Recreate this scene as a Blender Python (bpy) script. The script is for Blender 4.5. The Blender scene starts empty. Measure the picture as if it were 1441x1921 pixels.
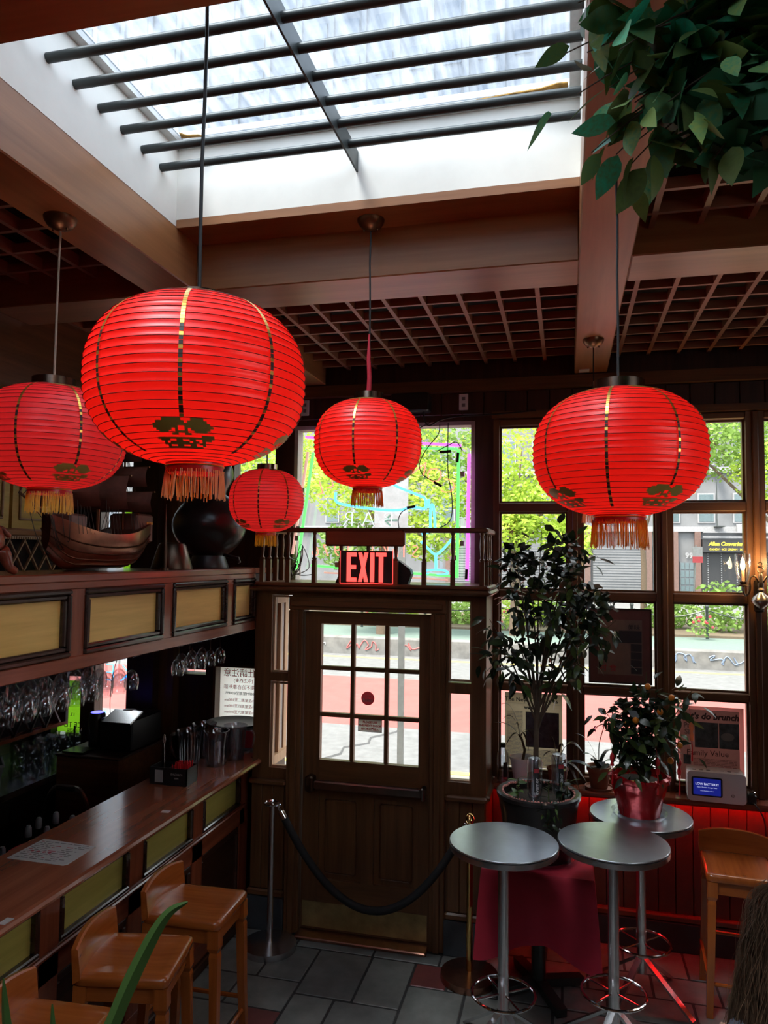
import bpy, bmesh, math, random
from mathutils import Vector, Matrix, Euler
random.seed(7)
S = bpy.context.scene
COL = S.collection
PI = math.pi
R_ = math.radians

# ------------------------------------------------------------ camera
cam_d = bpy.data.cameras.new('camera'); cam = bpy.data.objects.new('camera', cam_d); COL.objects.link(cam)
yaw, pitch, roll = R_(-13.875), R_(3.452), R_(.681)
f_ = Vector((math.sin(yaw)*math.cos(pitch), math.cos(yaw)*math.cos(pitch), math.sin(pitch)))
r0 = Vector((math.cos(yaw), -math.sin(yaw), 0)); u0 = r0.cross(f_)
rt = r0*math.cos(roll)+u0*math.sin(roll); up = u0*math.cos(roll)-r0*math.sin(roll)
cam.matrix_world = Matrix(((rt.x, up.x, -f_.x, 0), (rt.y, up.y, -f_.y, 0), (rt.z, up.z, -f_.z, 2.44), (0, 0, 0, 1)))
cam_d.sensor_fit = 'VERTICAL'; cam_d.sensor_height = 24; cam_d.sensor_width = 18
cam_d.lens = 24*1387.6/1921
cam_d.clip_start = .05; cam_d.clip_end = 500
S.camera = cam

# ------------------------------------------------------------ world, sun, exposure
w = bpy.data.worlds.new('hazy_sky'); S.world = w; w.use_nodes = True
bg = w.node_tree.nodes['Background']
bg.inputs['Color'].default_value = (.90, .955, 1.0, 1)
bg.inputs['Strength'].default_value = 2.3
sd = bpy.data.lights.new('sun', 'SUN'); sd.energy = 6.2; sd.angle = R_(20); sd.color = (1, .91, .78)
so = bpy.data.objects.new('sun', sd); COL.objects.link(so)
so.rotation_euler = Vector((.30, .42, -1)).to_track_quat('-Z', 'Y').to_euler()
S.view_settings.view_transform = 'Standard'; S.view_settings.look = 'None'
S.view_settings.exposure = 1.32; S.view_settings.gamma = 1; S.view_settings.use_curve_mapping = False
S.cycles.use_denoising = True
S.cycles.max_bounces = 10; S.cycles.diffuse_bounces = 5; S.cycles.transparent_max_bounces = 32
S.cycles.sample_clamp_indirect = 8; S.cycles.caustics_reflective = False; S.cycles.caustics_refractive = False

# ------------------------------------------------------------ materials
MATS = {}
def _mat(name):
    m = bpy.data.materials.new(name); m.use_nodes = True
    MATS[name] = m
    return m, m.node_tree.nodes, m.node_tree.links, m.node_tree.nodes['Principled BSDF']
def rgb(c): return (c[0], c[1], c[2], 1)
def coords(n, l, scale=(1, 1, 1), kind='Object'):
    tc = n.new('ShaderNodeTexCoord'); mp = n.new('ShaderNodeMapping'); mp.inputs['Scale'].default_value = scale
    l.new(tc.outputs[kind], mp.inputs['Vector']); return mp.outputs['Vector']
def ramp(n, l, src, stops):
    r = n.new('ShaderNodeValToRGB'); e = r.color_ramp.elements
    while len(e) < len(stops): e.new(.5)
    for k, (p, c) in enumerate(stops): e[k].position = p; e[k].color = rgb(c)
    l.new(src, r.inputs['Fac']); return r.outputs['Color']
def noise(n, l, vec, scale=5, detail=4, rough=.5, dist=0):
    t = n.new('ShaderNodeTexNoise'); t.inputs['Scale'].default_value = scale; t.inputs['Detail'].default_value = detail
    t.inputs['Roughness'].default_value = rough; t.inputs['Distortion'].default_value = dist
    l.new(vec, t.inputs['Vector']); return t.outputs['Fac']
def bump(n, l, src, bs, strength=.2, dist=.01):
    b = n.new('ShaderNodeBump'); b.inputs['Strength'].default_value = strength; b.inputs['Distance'].default_value = dist
    l.new(src, b.inputs['Height']); l.new(b.outputs['Normal'], bs.inputs['Normal'])
def plain(name, c, rough=.5, metal=0, vary=.15, scale=12, bmp=0, spec=.5, emit=None, es=0, coat=0, alpha=None):
    m, n, l, b = _mat(name)
    v = coords(n, l); nz = noise(n, l, v, scale, 5, .6)
    lo = tuple(x*(1-vary) for x in c); hi = tuple(min(1, x*(1+vary)) for x in c)
    l.new(ramp(n, l, nz, [(.3, lo), (.7, hi)]), b.inputs['Base Color'])
    b.inputs['Roughness'].default_value = rough; b.inputs['Metallic'].default_value = metal
    b.inputs['Specular IOR Level'].default_value = spec; b.inputs['Coat Weight'].default_value = coat
    if emit: b.inputs['Emission Color'].default_value = rgb(emit); b.inputs['Emission Strength'].default_value = es
    if bmp: bump(n, l, nz, b, bmp, .005)
    return m
def wood(name, c1, c2, axis=0, rough=.4, scale=1, coat=0, bmp=.12, spec=.5):
    m, n, l, b = _mat(name)
    sc = [16*scale]*3; sc[axis] = 1.1*scale
    v = coords(n, l, sc); nz = noise(n, l, v, 1.6, 6, .62, .35)
    sc2 = [90*scale]*3; sc2[axis] = 2.5*scale
    v2 = coords(n, l, sc2); fine = noise(n, l, v2, 1, 3, .6)
    mx = n.new('ShaderNodeMath'); mx.operation = 'MULTIPLY_ADD'; mx.inputs[1].default_value = .3; l.new(fine, mx.inputs[0]); l.new(nz, mx.inputs[2])
    l.new(ramp(n, l, mx.outputs[0], [(.42, c1), (.85, c2)]), b.inputs['Base Color'])
    b.inputs['Roughness'].default_value = rough; b.inputs['Coat Weight'].default_value = coat; b.inputs['Coat Roughness'].default_value = .12
    b.inputs['Specular IOR Level'].default_value = spec
    if bmp: bump(n, l, mx.outputs[0], b, bmp, .002)
    return m
def glassy(name, tint=(1, 1, 1), lo=.05, hi=.6, rough=.02):
    m, n, l, b = _mat(name); n.remove(b)
    t = n.new('ShaderNodeBsdfTransparent'); t.inputs['Color'].default_value = rgb(tint)
    g = n.new('ShaderNodeBsdfGlossy'); g.inputs['Roughness'].default_value = rough
    lw = n.new('ShaderNodeLayerWeight'); lw.inputs['Blend'].default_value = .35
    mr = n.new('ShaderNodeMapRange'); mr.inputs['To Min'].default_value = lo; mr.inputs['To Max'].default_value = hi
    pw = n.new('ShaderNodeMath'); pw.operation = 'POWER'; pw.inputs[1].default_value = 2.2
    l.new(lw.outputs['Facing'], pw.inputs[0]); l.new(pw.outputs[0], mr.inputs['Value'])
    x = n.new('ShaderNodeMixShader'); l.new(mr.outputs[0], x.inputs[0]); l.new(t.outputs[0], x.inputs[1]); l.new(g.outputs[0], x.inputs[2])
    l.new(x.outputs[0], n['Material Output'].inputs['Surface']); return m
def cloth_thin(name, dif, tra, mixf=.5, gloss=.04, scale=40):
    m, n, l, b = _mat(name); n.remove(b)
    v = coords(n, l); nz = noise(n, l, v, scale, 4, .6)
    d = n.new('ShaderNodeBsdfDiffuse'); l.new(ramp(n, l, nz, [(.3, tuple(x*.9 for x in dif)), (.7, dif)]), d.inputs['Color'])
    t = n.new('ShaderNodeBsdfTranslucent'); t.inputs['Color'].default_value = rgb(tra)
    g = n.new('ShaderNodeBsdfGlossy'); g.inputs['Roughness'].default_value = .38
    x = n.new('ShaderNodeMixShader'); x.inputs[0].default_value = mixf
    y = n.new('ShaderNodeMixShader'); y.inputs[0].default_value = gloss
    l.new(d.outputs[0], x.inputs[1]); l.new(t.outputs[0], x.inputs[2]); l.new(x.outputs[0], y.inputs[1]); l.new(g.outputs[0], y.inputs[2])
    l.new(y.outputs[0], n['Material Output'].inputs['Surface']); return m
def leafmat(name, stops, rough=.35, trans=.25):
    m, n, l, b = _mat(name); 
    oi = n.new('ShaderNodeObjectInfo'); v = coords(n, l); nz = noise(n, l, v, 9, 3)
    a = n.new('ShaderNodeMath'); a.operation = 'MULTIPLY_ADD'; a.inputs[1].default_value = .35; a.inputs[2].default_value = -.17
    l.new(nz, a.inputs[0]); s = n.new('ShaderNodeMath'); s.operation = 'ADD'; l.new(oi.outputs['Random'], s.inputs[0]); l.new(a.outputs[0], s.inputs[1])
    c = ramp(n, l, s.outputs[0], stops); l.new(c, b.inputs['Base Color']); b.inputs['Roughness'].default_value = rough
    t = n.new('ShaderNodeBsdfTranslucent'); l.new(c, t.inputs['Color'])
    x = n.new('ShaderNodeMixShader'); x.inputs[0].default_value = trans
    l.new(b.outputs[0], x.inputs[1]); l.new(t.outputs[0], x.inputs[2]); l.new(x.outputs[0], n['Material Output'].inputs['Surface']); return m
def glow(name, c, s):
    m, n, l, b = _mat(name); b.inputs['Base Color'].default_value = rgb(c); b.inputs['Emission Color'].default_value = rgb(c)
    b.inputs['Emission Strength'].default_value = s; b.inputs['Roughness'].default_value = .3; return m

for ax, t in enumerate('xyz'):
    wood('dark_wood_'+t, (.020, .0075, .0045), (.060, .022, .012), ax, .42)
    wood('beam_wood_'+t, (.25, .098, .036), (.39, .168, .066), ax, .36, .5, bmp=.05)
    wood('slat_wood_'+t, (.23, .092, .055), (.34, .15, .088), ax, .45, .5, bmp=.05)
    wood('brown_wood_'+t, (.075, .030, .011), (.17, .072, .028), ax, .38)
    wood('bar_wood_'+t, (.16, .036, .017), (.28, .070, .033), ax, .27, .6, coat=.25)
    wood('stool_wood_'+t, (.27, .060, .011), (.42, .112, .021), ax, .22, .8, coat=.4)
    wood('pale_wood_'+t, (.34, .19, .10), (.50, .31, .18), ax, .5)
wood('counter_wood', (.19, .052, .024), (.32, .095, .045), 1, .16, .5, coat=.5, bmp=.05)
wood('gold_panel', (.58, .36, .085), (.76, .50, .14), 1, .5, .8)
wood('olive_panel', (.34, .29, .06), (.48, .41, .10), 1, .4, .6)
wood('moulding', (.020, .010, .008), (.045, .022, .016), 1, .22, .7, coat=.3)
plain('white_wall', (.88, .835, .755), .75, vary=.06, scale=3, bmp=.05)
plain('dark_ceiling', (.010, .003, .0028), .8)
plain('plank_red', (.115, .036, .020), .45)
plain('iron', (.030, .036, .034), .42, .2, vary=.25)
plain('black', (.010, .010, .011), .4)
plain('black_gloss', (.014, .013, .013), .30, coat=.15)
plain('rope', (.008, .008, .009), .8)
plain('steel', (.62, .62, .64), .27, 1, vary=.06, scale=30)
plain('table_top', (.66, .70, .76), .30, 1, vary=.10, scale=6, bmp=.03)
plain('chrome', (.8, .8, .82), .08, 1, vary=.02)
plain('pewter', (.25, .22, .20), .3, 1)
plain('copper', (.40, .19, .13), .28, 1, vary=.25)
plain('bronze', (.20, .11, .065), .4, 1, vary=.2)
plain('dark_bronze', (.10, .07, .05), .35, 1)
plain('brass', (.72, .46, .16), .16, 1)
plain('kick_brass', (.42, .31, .13), .45, .7, vary=.3, scale=8)
plain('gold', (.75, .48, .10), .3, .85, vary=.2)
plain('gold_dark', (.50, .34, .07), .4, .25)
plain('wire', (.06, .008, .006), .6)
plain('black_line', (.02, .012, .006), .5)
plain('cap_metal', (.38, .27, .21), .18, 1)
cloth_thin('lantern_red', (.80, .016, .012), (.95, .022, .014), .55)
cloth_thin('lantern_pink', (.70, .030, .040), (.90, .035, .040), .42)
cloth_thin('tassel_orange', (.95, .40, .04), (.95, .45, .05), .4)
cloth_thin('tassel_yellow', (.92, .66, .04), (.9, .62, .04), .4)
plain('tape_red', (.42, .02, .04), .4)
plain('cord_black', (.012, .012, .013), .5)
plain('cord_tan', (.40, .30, .22), .6)
plain('slate', (.150, .155, .145), .5, vary=.35, scale=5, bmp=.25)
plain('slate_b', (.185, .19, .175), .48, vary=.35, scale=4, bmp=.25)
plain('tile_red', (.17, .045, .042), .45, vary=.25, scale=5, bmp=.15)
plain('grout', (.035, .034, .033), .9)
plain('stone_base', (.045, .05, .055), .6)
plain('cloth_red', (.36, .010, .030), .75, vary=.1)
plain('foil_red', (.42, .006, .010), .2, .3, vary=.2, scale=14, bmp=.5)
plain('terracotta', (.24, .085, .045), .7)
plain('soil', (.022, .015, .010), .95, scale=60, bmp=.8)
cloth_thin('paper_white', (.74, .72, .69), (.86, .84, .80), .6, .02)
cloth_thin('paper_tan', (.40, .33, .22), (.34, .28, .18), .4, .02)
cloth_thin('paper_grey', (.50, .46, .41), (.40, .35, .30), .45, .02)
plain('ink', (.03, .028, .026), .7)
plain('ink_grey', (.19, .17, .15), .7)
plain('ink_red', (.42, .02, .03), .6)
plain('ink_green', (.05, .12, .09), .6)
plain('photo_dark', (.055, .065, .065), .5, vary=.7, scale=22)
plain('photo_purple', (.10, .085, .11), .5, vary=.5, scale=25)
plain('plastic_white', (.70, .69, .70), .35, vary=.02)
plain('plastic_grey', (.16, .16, .17), .4)
plain('red_plastic', (.55, .015, .02), .35)
plain('orange_fruit', (.85, .28, .02), .4)
plain('petal', (.40, .04, .45), .5)
plain('bark', (.11, .075, .05), .85, scale=30, bmp=.5)
plain('stem_green', (.10, .12, .04), .6)
plain('hair', (.095, .055, .034), .38, vary=.45, scale=30)
plain('hair_light', (.20, .125, .075), .35, vary=.3)
plain('skin', (.62, .40, .30), .5)
plain('shirt', (.10, .11, .14), .8)
plain('trousers', (.05, .055, .08), .8)
cloth_thin('poster_green', (.30, .85, .03), (.25, .62, .02), .5, .02)
plain('yellow_paint', (.80, .60, .05), .6)
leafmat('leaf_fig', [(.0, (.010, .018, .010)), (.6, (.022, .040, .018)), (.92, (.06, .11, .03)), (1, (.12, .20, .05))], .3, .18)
leafmat('leaf_silk', [(.0, (.05, .08, .022)), (.4, (.13, .19, .04)), (.6, (.08, .17, .06)), (.78, (.02, .36, .20)), (1, (.34, .46, .12))], .5, .22)
leafmat('leaf_kumquat', [(.0, (.012, .024, .012)), (.6, (.03, .055, .02)), (1, (.10, .15, .04))], .28, .2)
leafmat('leaf_dry', [(.0, (.05, .03, .02)), (1, (.10, .06, .035))], .4, .15)
leafmat('leaf_blue', [(.0, (.07, .10, .12)), (1, (.20, .25, .30))], .3, .15)
leafmat('leaf_bright', [(.0, (.05, .12, .02)), (1, (.13, .24, .05))], .35, .3)
leafmat('leaf_aloe', [(.0, (.018, .045, .010)), (1, (.04, .075, .018))], .35, .1)
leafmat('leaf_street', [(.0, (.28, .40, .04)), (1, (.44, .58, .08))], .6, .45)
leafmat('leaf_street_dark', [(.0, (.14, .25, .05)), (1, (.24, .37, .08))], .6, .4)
glassy('window_glass', (.97, .98, .97), .03, .45)
glassy('clear_glass', (.96, .97, .98), .09, .9, .04)
glassy('clear_plastic', (.86, .87, .90), .10, .6, .12)
glow('exit_red', (1, .06, .05), 1.1)
glow('neon_red', (1, .18, .13), 1.0)
glow('neon_blue', (.10, .55, 1), 1.1)
glow('neon_green', (.10, .85, .12), .9)
glow('neon_purple', (.75, .12, .85), .9)
glow('neon_pale', (.55, .85, .90), .9)
glow('neon_off', (.85, .45, .40), .35)
glow('screen_blue', (.008, .014, .20), .35)
glow('screen_text', (.55, .6, .85), .35)
glow('bulb', (1, .72, .35), 22)
glow('led_red', (1, .012, .012), 16)
glow('led_blue', (.08, .08, 1), 2)

# skylight glass: wet and dirty, lets most light through, scatters some of it
m, n, l, b = _mat('skylight_glass'); n.remove(b)
tr = n.new('ShaderNodeBsdfTransparent'); tr.inputs['Color'].default_value = (.56, .61, .67, 1)
tl = n.new('ShaderNodeBsdfTranslucent'); tl.inputs['Color'].default_value = (.74, .77, .80, 1)
v = coords(n, l, (1, 1, 1)); nz = noise(n, l, v, 2.2, 6, .65, .6)
v2 = coords(n, l, (22, 1.2, 1)); st = noise(n, l, v2, 1, 3, .6)
ad = n.new('ShaderNodeMath'); ad.operation = 'MULTIPLY'; l.new(nz, ad.inputs[0]); l.new(st, ad.inputs[1])
mr = n.new('ShaderNodeMapRange'); mr.inputs['From Min'].default_value = .12; mr.inputs['From Max'].default_value = .42
mr.inputs['To Min'].default_value = .02; mr.inputs['To Max'].default_value = .18; l.new(ad.outputs[0], mr.inputs['Value'])
x = n.new('ShaderNodeMixShader'); l.new(mr.outputs[0], x.inputs[0]); l.new(tr.outputs[0], x.inputs[1]); l.new(tl.outputs[0], x.inputs[2])
l.new(x.outputs[0], n['Material Output'].inputs['Surface'])

# ------------------------------------------------------------ mesh helpers
class MB:
    def __init__(s): s.v = []; s.f = []; s.mi = []; s.cur = 0; s.sm = []; s.smooth = False
    def add(s, vs, fs):
        o = len(s.v); s.v += [tuple(p) for p in vs]
        for q in fs: s.f.append([o+i for i in q]); s.mi.append(s.cur); s.sm.append(s.smooth)
        return s
    def box(s, x0, x1, y0, y1, z0, z1):
        return s.add([(x0,y0,z0),(x1,y0,z0),(x1,y1,z0),(x0,y1,z0),(x0,y0,z1),(x1,y0,z1),(x1,y1,z1),(x0,y1,z1)],
                     [(3,2,1,0),(4,5,6,7),(0,1,5,4),(1,2,6,5),(2,3,7,6),(3,0,4,7)])
    def bevbox(s, x0, x1, y0, y1, z0, z1, r=.006):
        # chamfered in plan on all vertical edges and around top and bottom
        def ring(z, i): return [(x0+i+r,y0+i,z),(x1-i-r,y0+i,z),(x1-i,y0+i+r,z),(x1-i,y1-i-r,z),(x1-i-r,y1-i,z),(x0+i+r,y1-i,z),(x0+i,y1-i-r,z),(x0+i,y0+i+r,z)]
        vs = ring(z0, r)+ring(z0+r, 0)+ring(z1-r, 0)+ring(z1, r); fs = [tuple(range(7, -1, -1)), tuple(range(24, 32))]
        for k in range(3):
            for i in range(8): j = (i+1) % 8; fs.append((k*8+i, k*8+j, (k+1)*8+j, (k+1)*8+i))
        return s.add(vs, fs)
    def obox(s, M, dx, dy, dz):
        vs = [M @ Vector((sx*dx/2, sy*dy/2, sz*dz/2)) for sz in (-1, 1) for sx, sy in ((-1,-1),(1,-1),(1,1),(-1,1))]
        return s.add(vs, [(3,2,1,0),(4,5,6,7),(0,1,5,4),(1,2,6,5),(2,3,7,6),(3,0,4,7)])
    def bar(s, a, b, w, h, upv=(0, 0, 1)):
        a, b = Vector(a), Vector(b); d = (b-a); L = d.length; d.normalize(); u = Vector(upv)
        if abs(d.dot(u)) > .98: u = Vector((1, 0, 0))
        x = d.cross(u).normalized(); u = x.cross(d)
        vs = []
        for c in (a, b):
            for i, j in ((-1,-1),(1,-1),(1,1),(-1,1)): vs.append(c+x*(i*w/2)+u*(j*h/2))
        return s.add(vs, [(0,1,2,3),(7,6,5,4),(0,4,5,1),(1,5,6,2),(2,6,7,3),(3,7,4,0)])
    def tube(s, pts, r, n=8, closed=False, caps=True):
        pts = [Vector(p) for p in pts]; N = len(pts); rr = r if isinstance(r, (list, tuple)) else [r]*N
        vs = []; prev = None; o = s.smooth; s.smooth = True
        for i, p in enumerate(pts):
            if closed: d = pts[(i+1) % N]-pts[i-1]
            else: d = pts[min(i+1, N-1)]-pts[max(i-1, 0)]
            d = d.normalized() if d.length > 1e-9 else Vector((0, 0, 1))
            if prev is None:
                u = Vector((0, 0, 1)) if abs(d.z) < .9 else Vector((1, 0, 0)); a = d.cross(u).normalized()
            else:
                a = prev-d*prev.dot(d); a = a.normalized() if a.length > 1e-6 else d.orthogonal().normalized()
            prev = a; b = d.cross(a)
            for k in range(n): t = 2*PI*k/n; vs.append(p+(a*math.cos(t)+b*math.sin(t))*rr[i])
        fs = []
        for i in range(N if closed else N-1):
            for k in range(n): fs.append((i*n+k, i*n+(k+1) % n, ((i+1) % N)*n+(k+1) % n, ((i+1) % N)*n+k))
        if caps and not closed: fs += [tuple(range(n-1, -1, -1)), tuple((N-1)*n+k for k in range(n))]
        s.add(vs, fs); s.smooth = o; return s
    def lathe(s, prof, n=24, c=(0, 0, 0), cap0=True, cap1=True, smooth=True, sx=1, sy=1):
        vs = []; fs = []; o = s.smooth; s.smooth = smooth; P = len(prof)
        for (r, z) in prof:
            for k in range(n): t = 2*PI*k/n; vs.append((c[0]+r*math.cos(t)*sx, c[1]+r*math.sin(t)*sy, c[2]+z))
        for i in range(P-1):
            for k in range(n): fs.append((i*n+k, i*n+(k+1) % n, (i+1)*n+(k+1) % n, (i+1)*n+k))
        if cap0: fs.append(tuple(range(n-1, -1, -1)))
        if cap1: fs.append(tuple((P-1)*n+k for k in range(n)))
        s.add(vs, fs); s.smooth = o; return s
    def ball(s, c, r, n=12, m=8, sz=1):
        return s.lathe([(max(1e-4, r*math.sin(PI*i/m)), -r*math.cos(PI*i/m)*sz) for i in range(m+1)], n, c, False, False)
    def prism(s, poly, z0, z1, M=None):
        N = len(poly); vs = [Vector((p[0], p[1], z)) for z in (z0, z1) for p in poly]
        if M: vs = [M @ v for v in vs]
        return s.add(vs, [tuple(range(N-1, -1, -1)), tuple(range(N, 2*N))]+[(i, (i+1) % N, N+(i+1) % N, N+i) for i in range(N)])
    def mesh(s, name, mats):
        me = bpy.data.meshes.new(name); me.from_pydata(s.v, [], s.f)
        for m in (mats if isinstance(mats, (list, tuple)) else [mats]): me.materials.append(MATS[m])
        me.polygons.foreach_set('material_index', s.mi); me.polygons.foreach_set('use_smooth', s.sm); me.update()
        if any(s.sm): me.set_sharp_from_angle(angle=R_(40))
        return me
    def build(s, name, mats, parent=None, loc=None, kind=None):
        """vertices are in world space; they are moved into the parent's own space"""
        if parent is not None:
            wl = wloc(parent); s.v = [(p[0]-wl[0], p[1]-wl[1], p[2]-wl[2]) for p in s.v]
        return link(name, s.mesh(name, mats), parent, kind=kind)
    def local(s, name, mats, parent=None, kind=None): return link(name, s.mesh(name, mats), parent, kind=kind)
def wloc(o):
    v = Vector((0, 0, 0))
    while o is not None: v += o.location; o = o.parent
    return v
def link(name, data, parent=None, kind=None):
    o = bpy.data.objects.new(name, data); COL.objects.link(o)
    if parent is not None: o.parent = parent
    if kind: o['kind'] = kind
    return o
def thing(name, label, cat, loc=(0, 0, 0), rz=0, group=None):
    o = link(name, None); o.location = loc; o.rotation_euler = (0, 0, rz); o.empty_display_size = .1
    o['label'] = label; o['category'] = cat
    if group: o['group'] = group
    return o
def tag(o, label, cat, group=None):
    o['label'] = label; o['category'] = cat
    if group: o['group'] = group
    return o
def struct(name, loc=(0, 0, 0), label=None):
    o = link(name, None); o.location = loc; o['kind'] = 'structure'
    if label: o['label'] = label
    return o
def st(o, label=None):
    o['kind'] = 'structure'
    if label: o['label'] = label
    return o
def copy_tree(o, parent=None):
    c = o.copy(); COL.objects.link(c)
    if parent is not None: c.parent = parent
    for ch in list(o.children): copy_tree(ch, c)
    return c
def shared(name, me, M, parent):
    o = link(name, me, parent); o.matrix_local = M; return o
def text_mesh(txt, size, mat, align='CENTER', shear=0, depth=.0008, bold=0, space=1.0, mirror=False, line=1.0):
    cu = bpy.data.curves.new('t', 'FONT'); cu.body = txt; cu.size = size; cu.align_x = align; cu.align_y = 'CENTER'; cu.shear = shear
    cu.extrude = depth; cu.offset = bold; cu.space_character = space; cu.space_line = line; cu.resolution_u = 2
    ob = bpy.data.objects.new('t', cu); COL.objects.link(ob)
    dg = bpy.context.evaluated_depsgraph_get(); me = bpy.data.meshes.new_from_object(ob.evaluated_get(dg))
    bpy.data.objects.remove(ob); bpy.data.curves.remove(cu)
    me.materials.clear(); me.materials.append(MATS[mat])
    if mirror: me.transform(Matrix.Scale(-1, 4, (1, 0, 0))); me.flip_normals()
    return me
def face_y(loc, rz=0):   # text plane standing upright, read from -Y
    return Matrix.Translation(loc) @ Matrix.Rotation(rz, 4, 'Z') @ Matrix.Rotation(PI/2, 4, 'X')
def put_text(name, parent, txt, size, mat, loc, **k):
    wl = wloc(parent)
    return shared(name, text_mesh(txt, size, mat, **k), face_y(Vector(loc)-wl), parent)
def leaf_mesh(name, mat, L=1, W=.42, droop=.18, fold=.12, tip=1.0, n=5):
    mb = MB(); mb.smooth = True; vs = []; fs = []
    for i in range(n+1):
        t = i/n; wd = W*.5*(math.sin(PI*min(1, t**.8))**.8 if 0 < t < 1 else 0)*(1 if t < .6 else 1-.25*(t-.6)/.4*tip)
        x = t*L; z = -droop*t*t*L
        vs += [(x, -wd, z+fold*wd), (x, 0, z), (x, wd, z+fold*wd)]
    for i in range(n):
        a = i*3; fs += [(a, a+3, a+4, a+1), (a+1, a+4, a+5, a+2)]
    mb.add(vs, fs); return mb.mesh(name, mat)
def leaf_M(p, d, scale, rollv=0):
    d = Vector(d).normalized(); u = Vector((0, 0, 1))
    if abs(d.z) > .97: u = Vector((0, 1, 0))
    y = u.cross(d).normalized(); z = d.cross(y)
    M = Matrix((d, y, z)).transposed().to_4x4()
    return Matrix.Translation(p) @ M @ Matrix.Rotation(rollv, 4, 'X') @ Matrix.Scale(scale, 4)
def rnd(a, b): return random.uniform(a, b)
def bez(p0, p1, p2, n=8):
    p0, p1, p2 = Vector(p0), Vector(p1), Vector(p2)
    return [p0*(1-t)**2+p1*2*t*(1-t)+p2*t*t for t in [i/n for i in range(n+1)]]
def smooth_path(pts, n=6):
    P = [Vector(p) for p in pts]; out = []
    for i in range(len(P)-1):
        p0, p1, p2, p3 = P[max(i-1, 0)], P[i], P[i+1], P[min(i+2, len(P)-1)]
        for k in range(n):
            t = k/n; out.append(.5*((2*p1)+(p2-p0)*t+(2*p0-5*p1+4*p2-p3)*t*t+(-p0+3*p1-3*p2+p3)*t**3))
    out.append(P[-1]); return out

# ------------------------------------------------------------ floor of slate slabs
floor = st(MB().box(-4.1, 2.6, -1.5, 5.15, -.06, -.004).local('floor', 'grout'), 'slate slab floor with a few red tiles')
hand = [(-1.49,-1.155,4.055,4.53,0),(-1.155,-.885,4.05,4.53,1),(-.885,-.67,4.29,4.53,2),(-.67,-.49,4.29,4.53,0),(-.885,-.56,3.83,4.29,1),
        (-1.76,-1.49,4.16,4.53,0),(-2.09,-1.76,4.16,4.53,1),(-1.84,-1.49,3.875,4.16,1),(-2.09,-1.84,3.875,4.16,0),(-1.72,-1.49,3.62,3.875,2),(-2.09,-1.72,3.62,3.875,1),
        (-1.49,-1.25,3.62,4.055,1),(-1.25,-.885,3.62,4.05,0),(-.885,-.56,3.62,3.83,0),(-2.09,-1.66,4.53,4.66,0),(-1.66,-1.16,4.53,4.66,1),(-1.16,-.75,4.53,4.66,0),(-.75,-.49,4.53,4.66,1)]
g = .006
def lay(x0, x1, y0, y1, k):
    h = -.002+rnd(0, .003)
    MB().bevbox(x0+g, x1-g, y0+g, y1-g, -.03, h, .004).build('tile', ['slate', 'slate_b', 'tile_red'][k], floor)
for q in hand: lay(*q)
def fill(x0, x1, y0, y1):
    y = y0
    while y < y1-.05:
        h = random.choice((.24, .36, .24)); h = min(h, y1-y)
        if y1-y-h < .1: h = y1-y
        x = x0
        while x < x1-.05:
            ww = random.choice((.24, .36, .46)); ww = min(ww, x1-x)
            if x1-x-ww < .1: ww = x1-x
            lay(x, x+ww, y, y+h, 2 if rnd(0, 1) < .09 else random.choice((0, 1))); x += ww
        y += h
fill(-.49, 2.0, 4.29, 5.08); fill(-.56, 2.0, 3.62, 4.29); fill(-2.09, 2.0, 2.4, 3.62)

# ------------------------------------------------------------ walls
def holed(mb, x0, x1, z0, z1, y0, y1, holes):
    xs = sorted({x0, x1, *[v for h in holes for v in h[:2] if x0 < v < x1]}); zs = sorted({z0, z1, *[v for h in holes for v in h[2:] if z0 < v < z1]})
    for j in range(len(zs)-1):
        run = None
        for i in range(len(xs)-1):
            cx, cz = (xs[i]+xs[i+1])/2, (zs[j]+zs[j+1])/2
            solid = not any(h[0] < cx < h[1] and h[2] < cz < h[3] for h in holes)
            if solid and run is None: run = xs[i]
            if run is not None and (not solid or i == len(xs)-2):
                mb.box(run, xs[i+1] if solid else xs[i], y0, y1, zs[j], zs[j+1]); run = None
    return mb
wall_back = st(holed(MB(), -4.1, 2.6, -.06, 4.05, 5.15, 5.30, [(-2.05,-.49,0,2.2),(-1.965,-.62,2.235,3.40),(-.49,1.72,.96,3.40),(1.84,2.5,.96,3.40),(-3.62,-3.25,1.06,3.35),(-4.0,-3.68,.98,1.5),(-2.58,-2.09,1.1,1.62),(-2.47,-2.09,2.93,3.42),(-2.87,-2.64,1.535,1.572)]).local('wall_back', 'dark_wood_z'), 'dark wooden street wall with windows')
st(MB().box(-4.2, -4.1, -1.5, 5.15, -.06, 4.05).local('wall_left', 'dark_wood_y'))
wr = st(MB().box(2.6, 2.7, -1.5, -.1, -.06, 4.05).box(2.6, 2.7, 1.9, 5.15, -.06, 4.05).box(2.6, 2.7, -.1, 1.9, -.06, 2.4).box(2.6, 2.7, -.1, 1.9, 3.4, 4.05).local('wall_right', 'brown_wood_y'))
w_added = struct('added_side_window', (2.65, .9, 2.4))  # unseen window added in the right wall to throw side light inside
for y in (-.1, .87, 1.83): MB().box(2.61, 2.69, y, y+.07, 2.4, 3.4).build('mullion', 'brown_wood_z', w_added)
for z in (2.4, 3.34): MB().box(2.62, 2.68, -.03, 1.83, z, z+.06).build('rail', 'brown_wood_y', w_added)
MB().box(2.648, 2.652, -.03, 1.83, 2.45, 3.35).build('pane', 'window_glass', w_added)
st(MB().box(-4.1, 2.6, -1.6, -1.5, -.06, 4.05).local('wall_front', 'brown_wood_x'))
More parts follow.
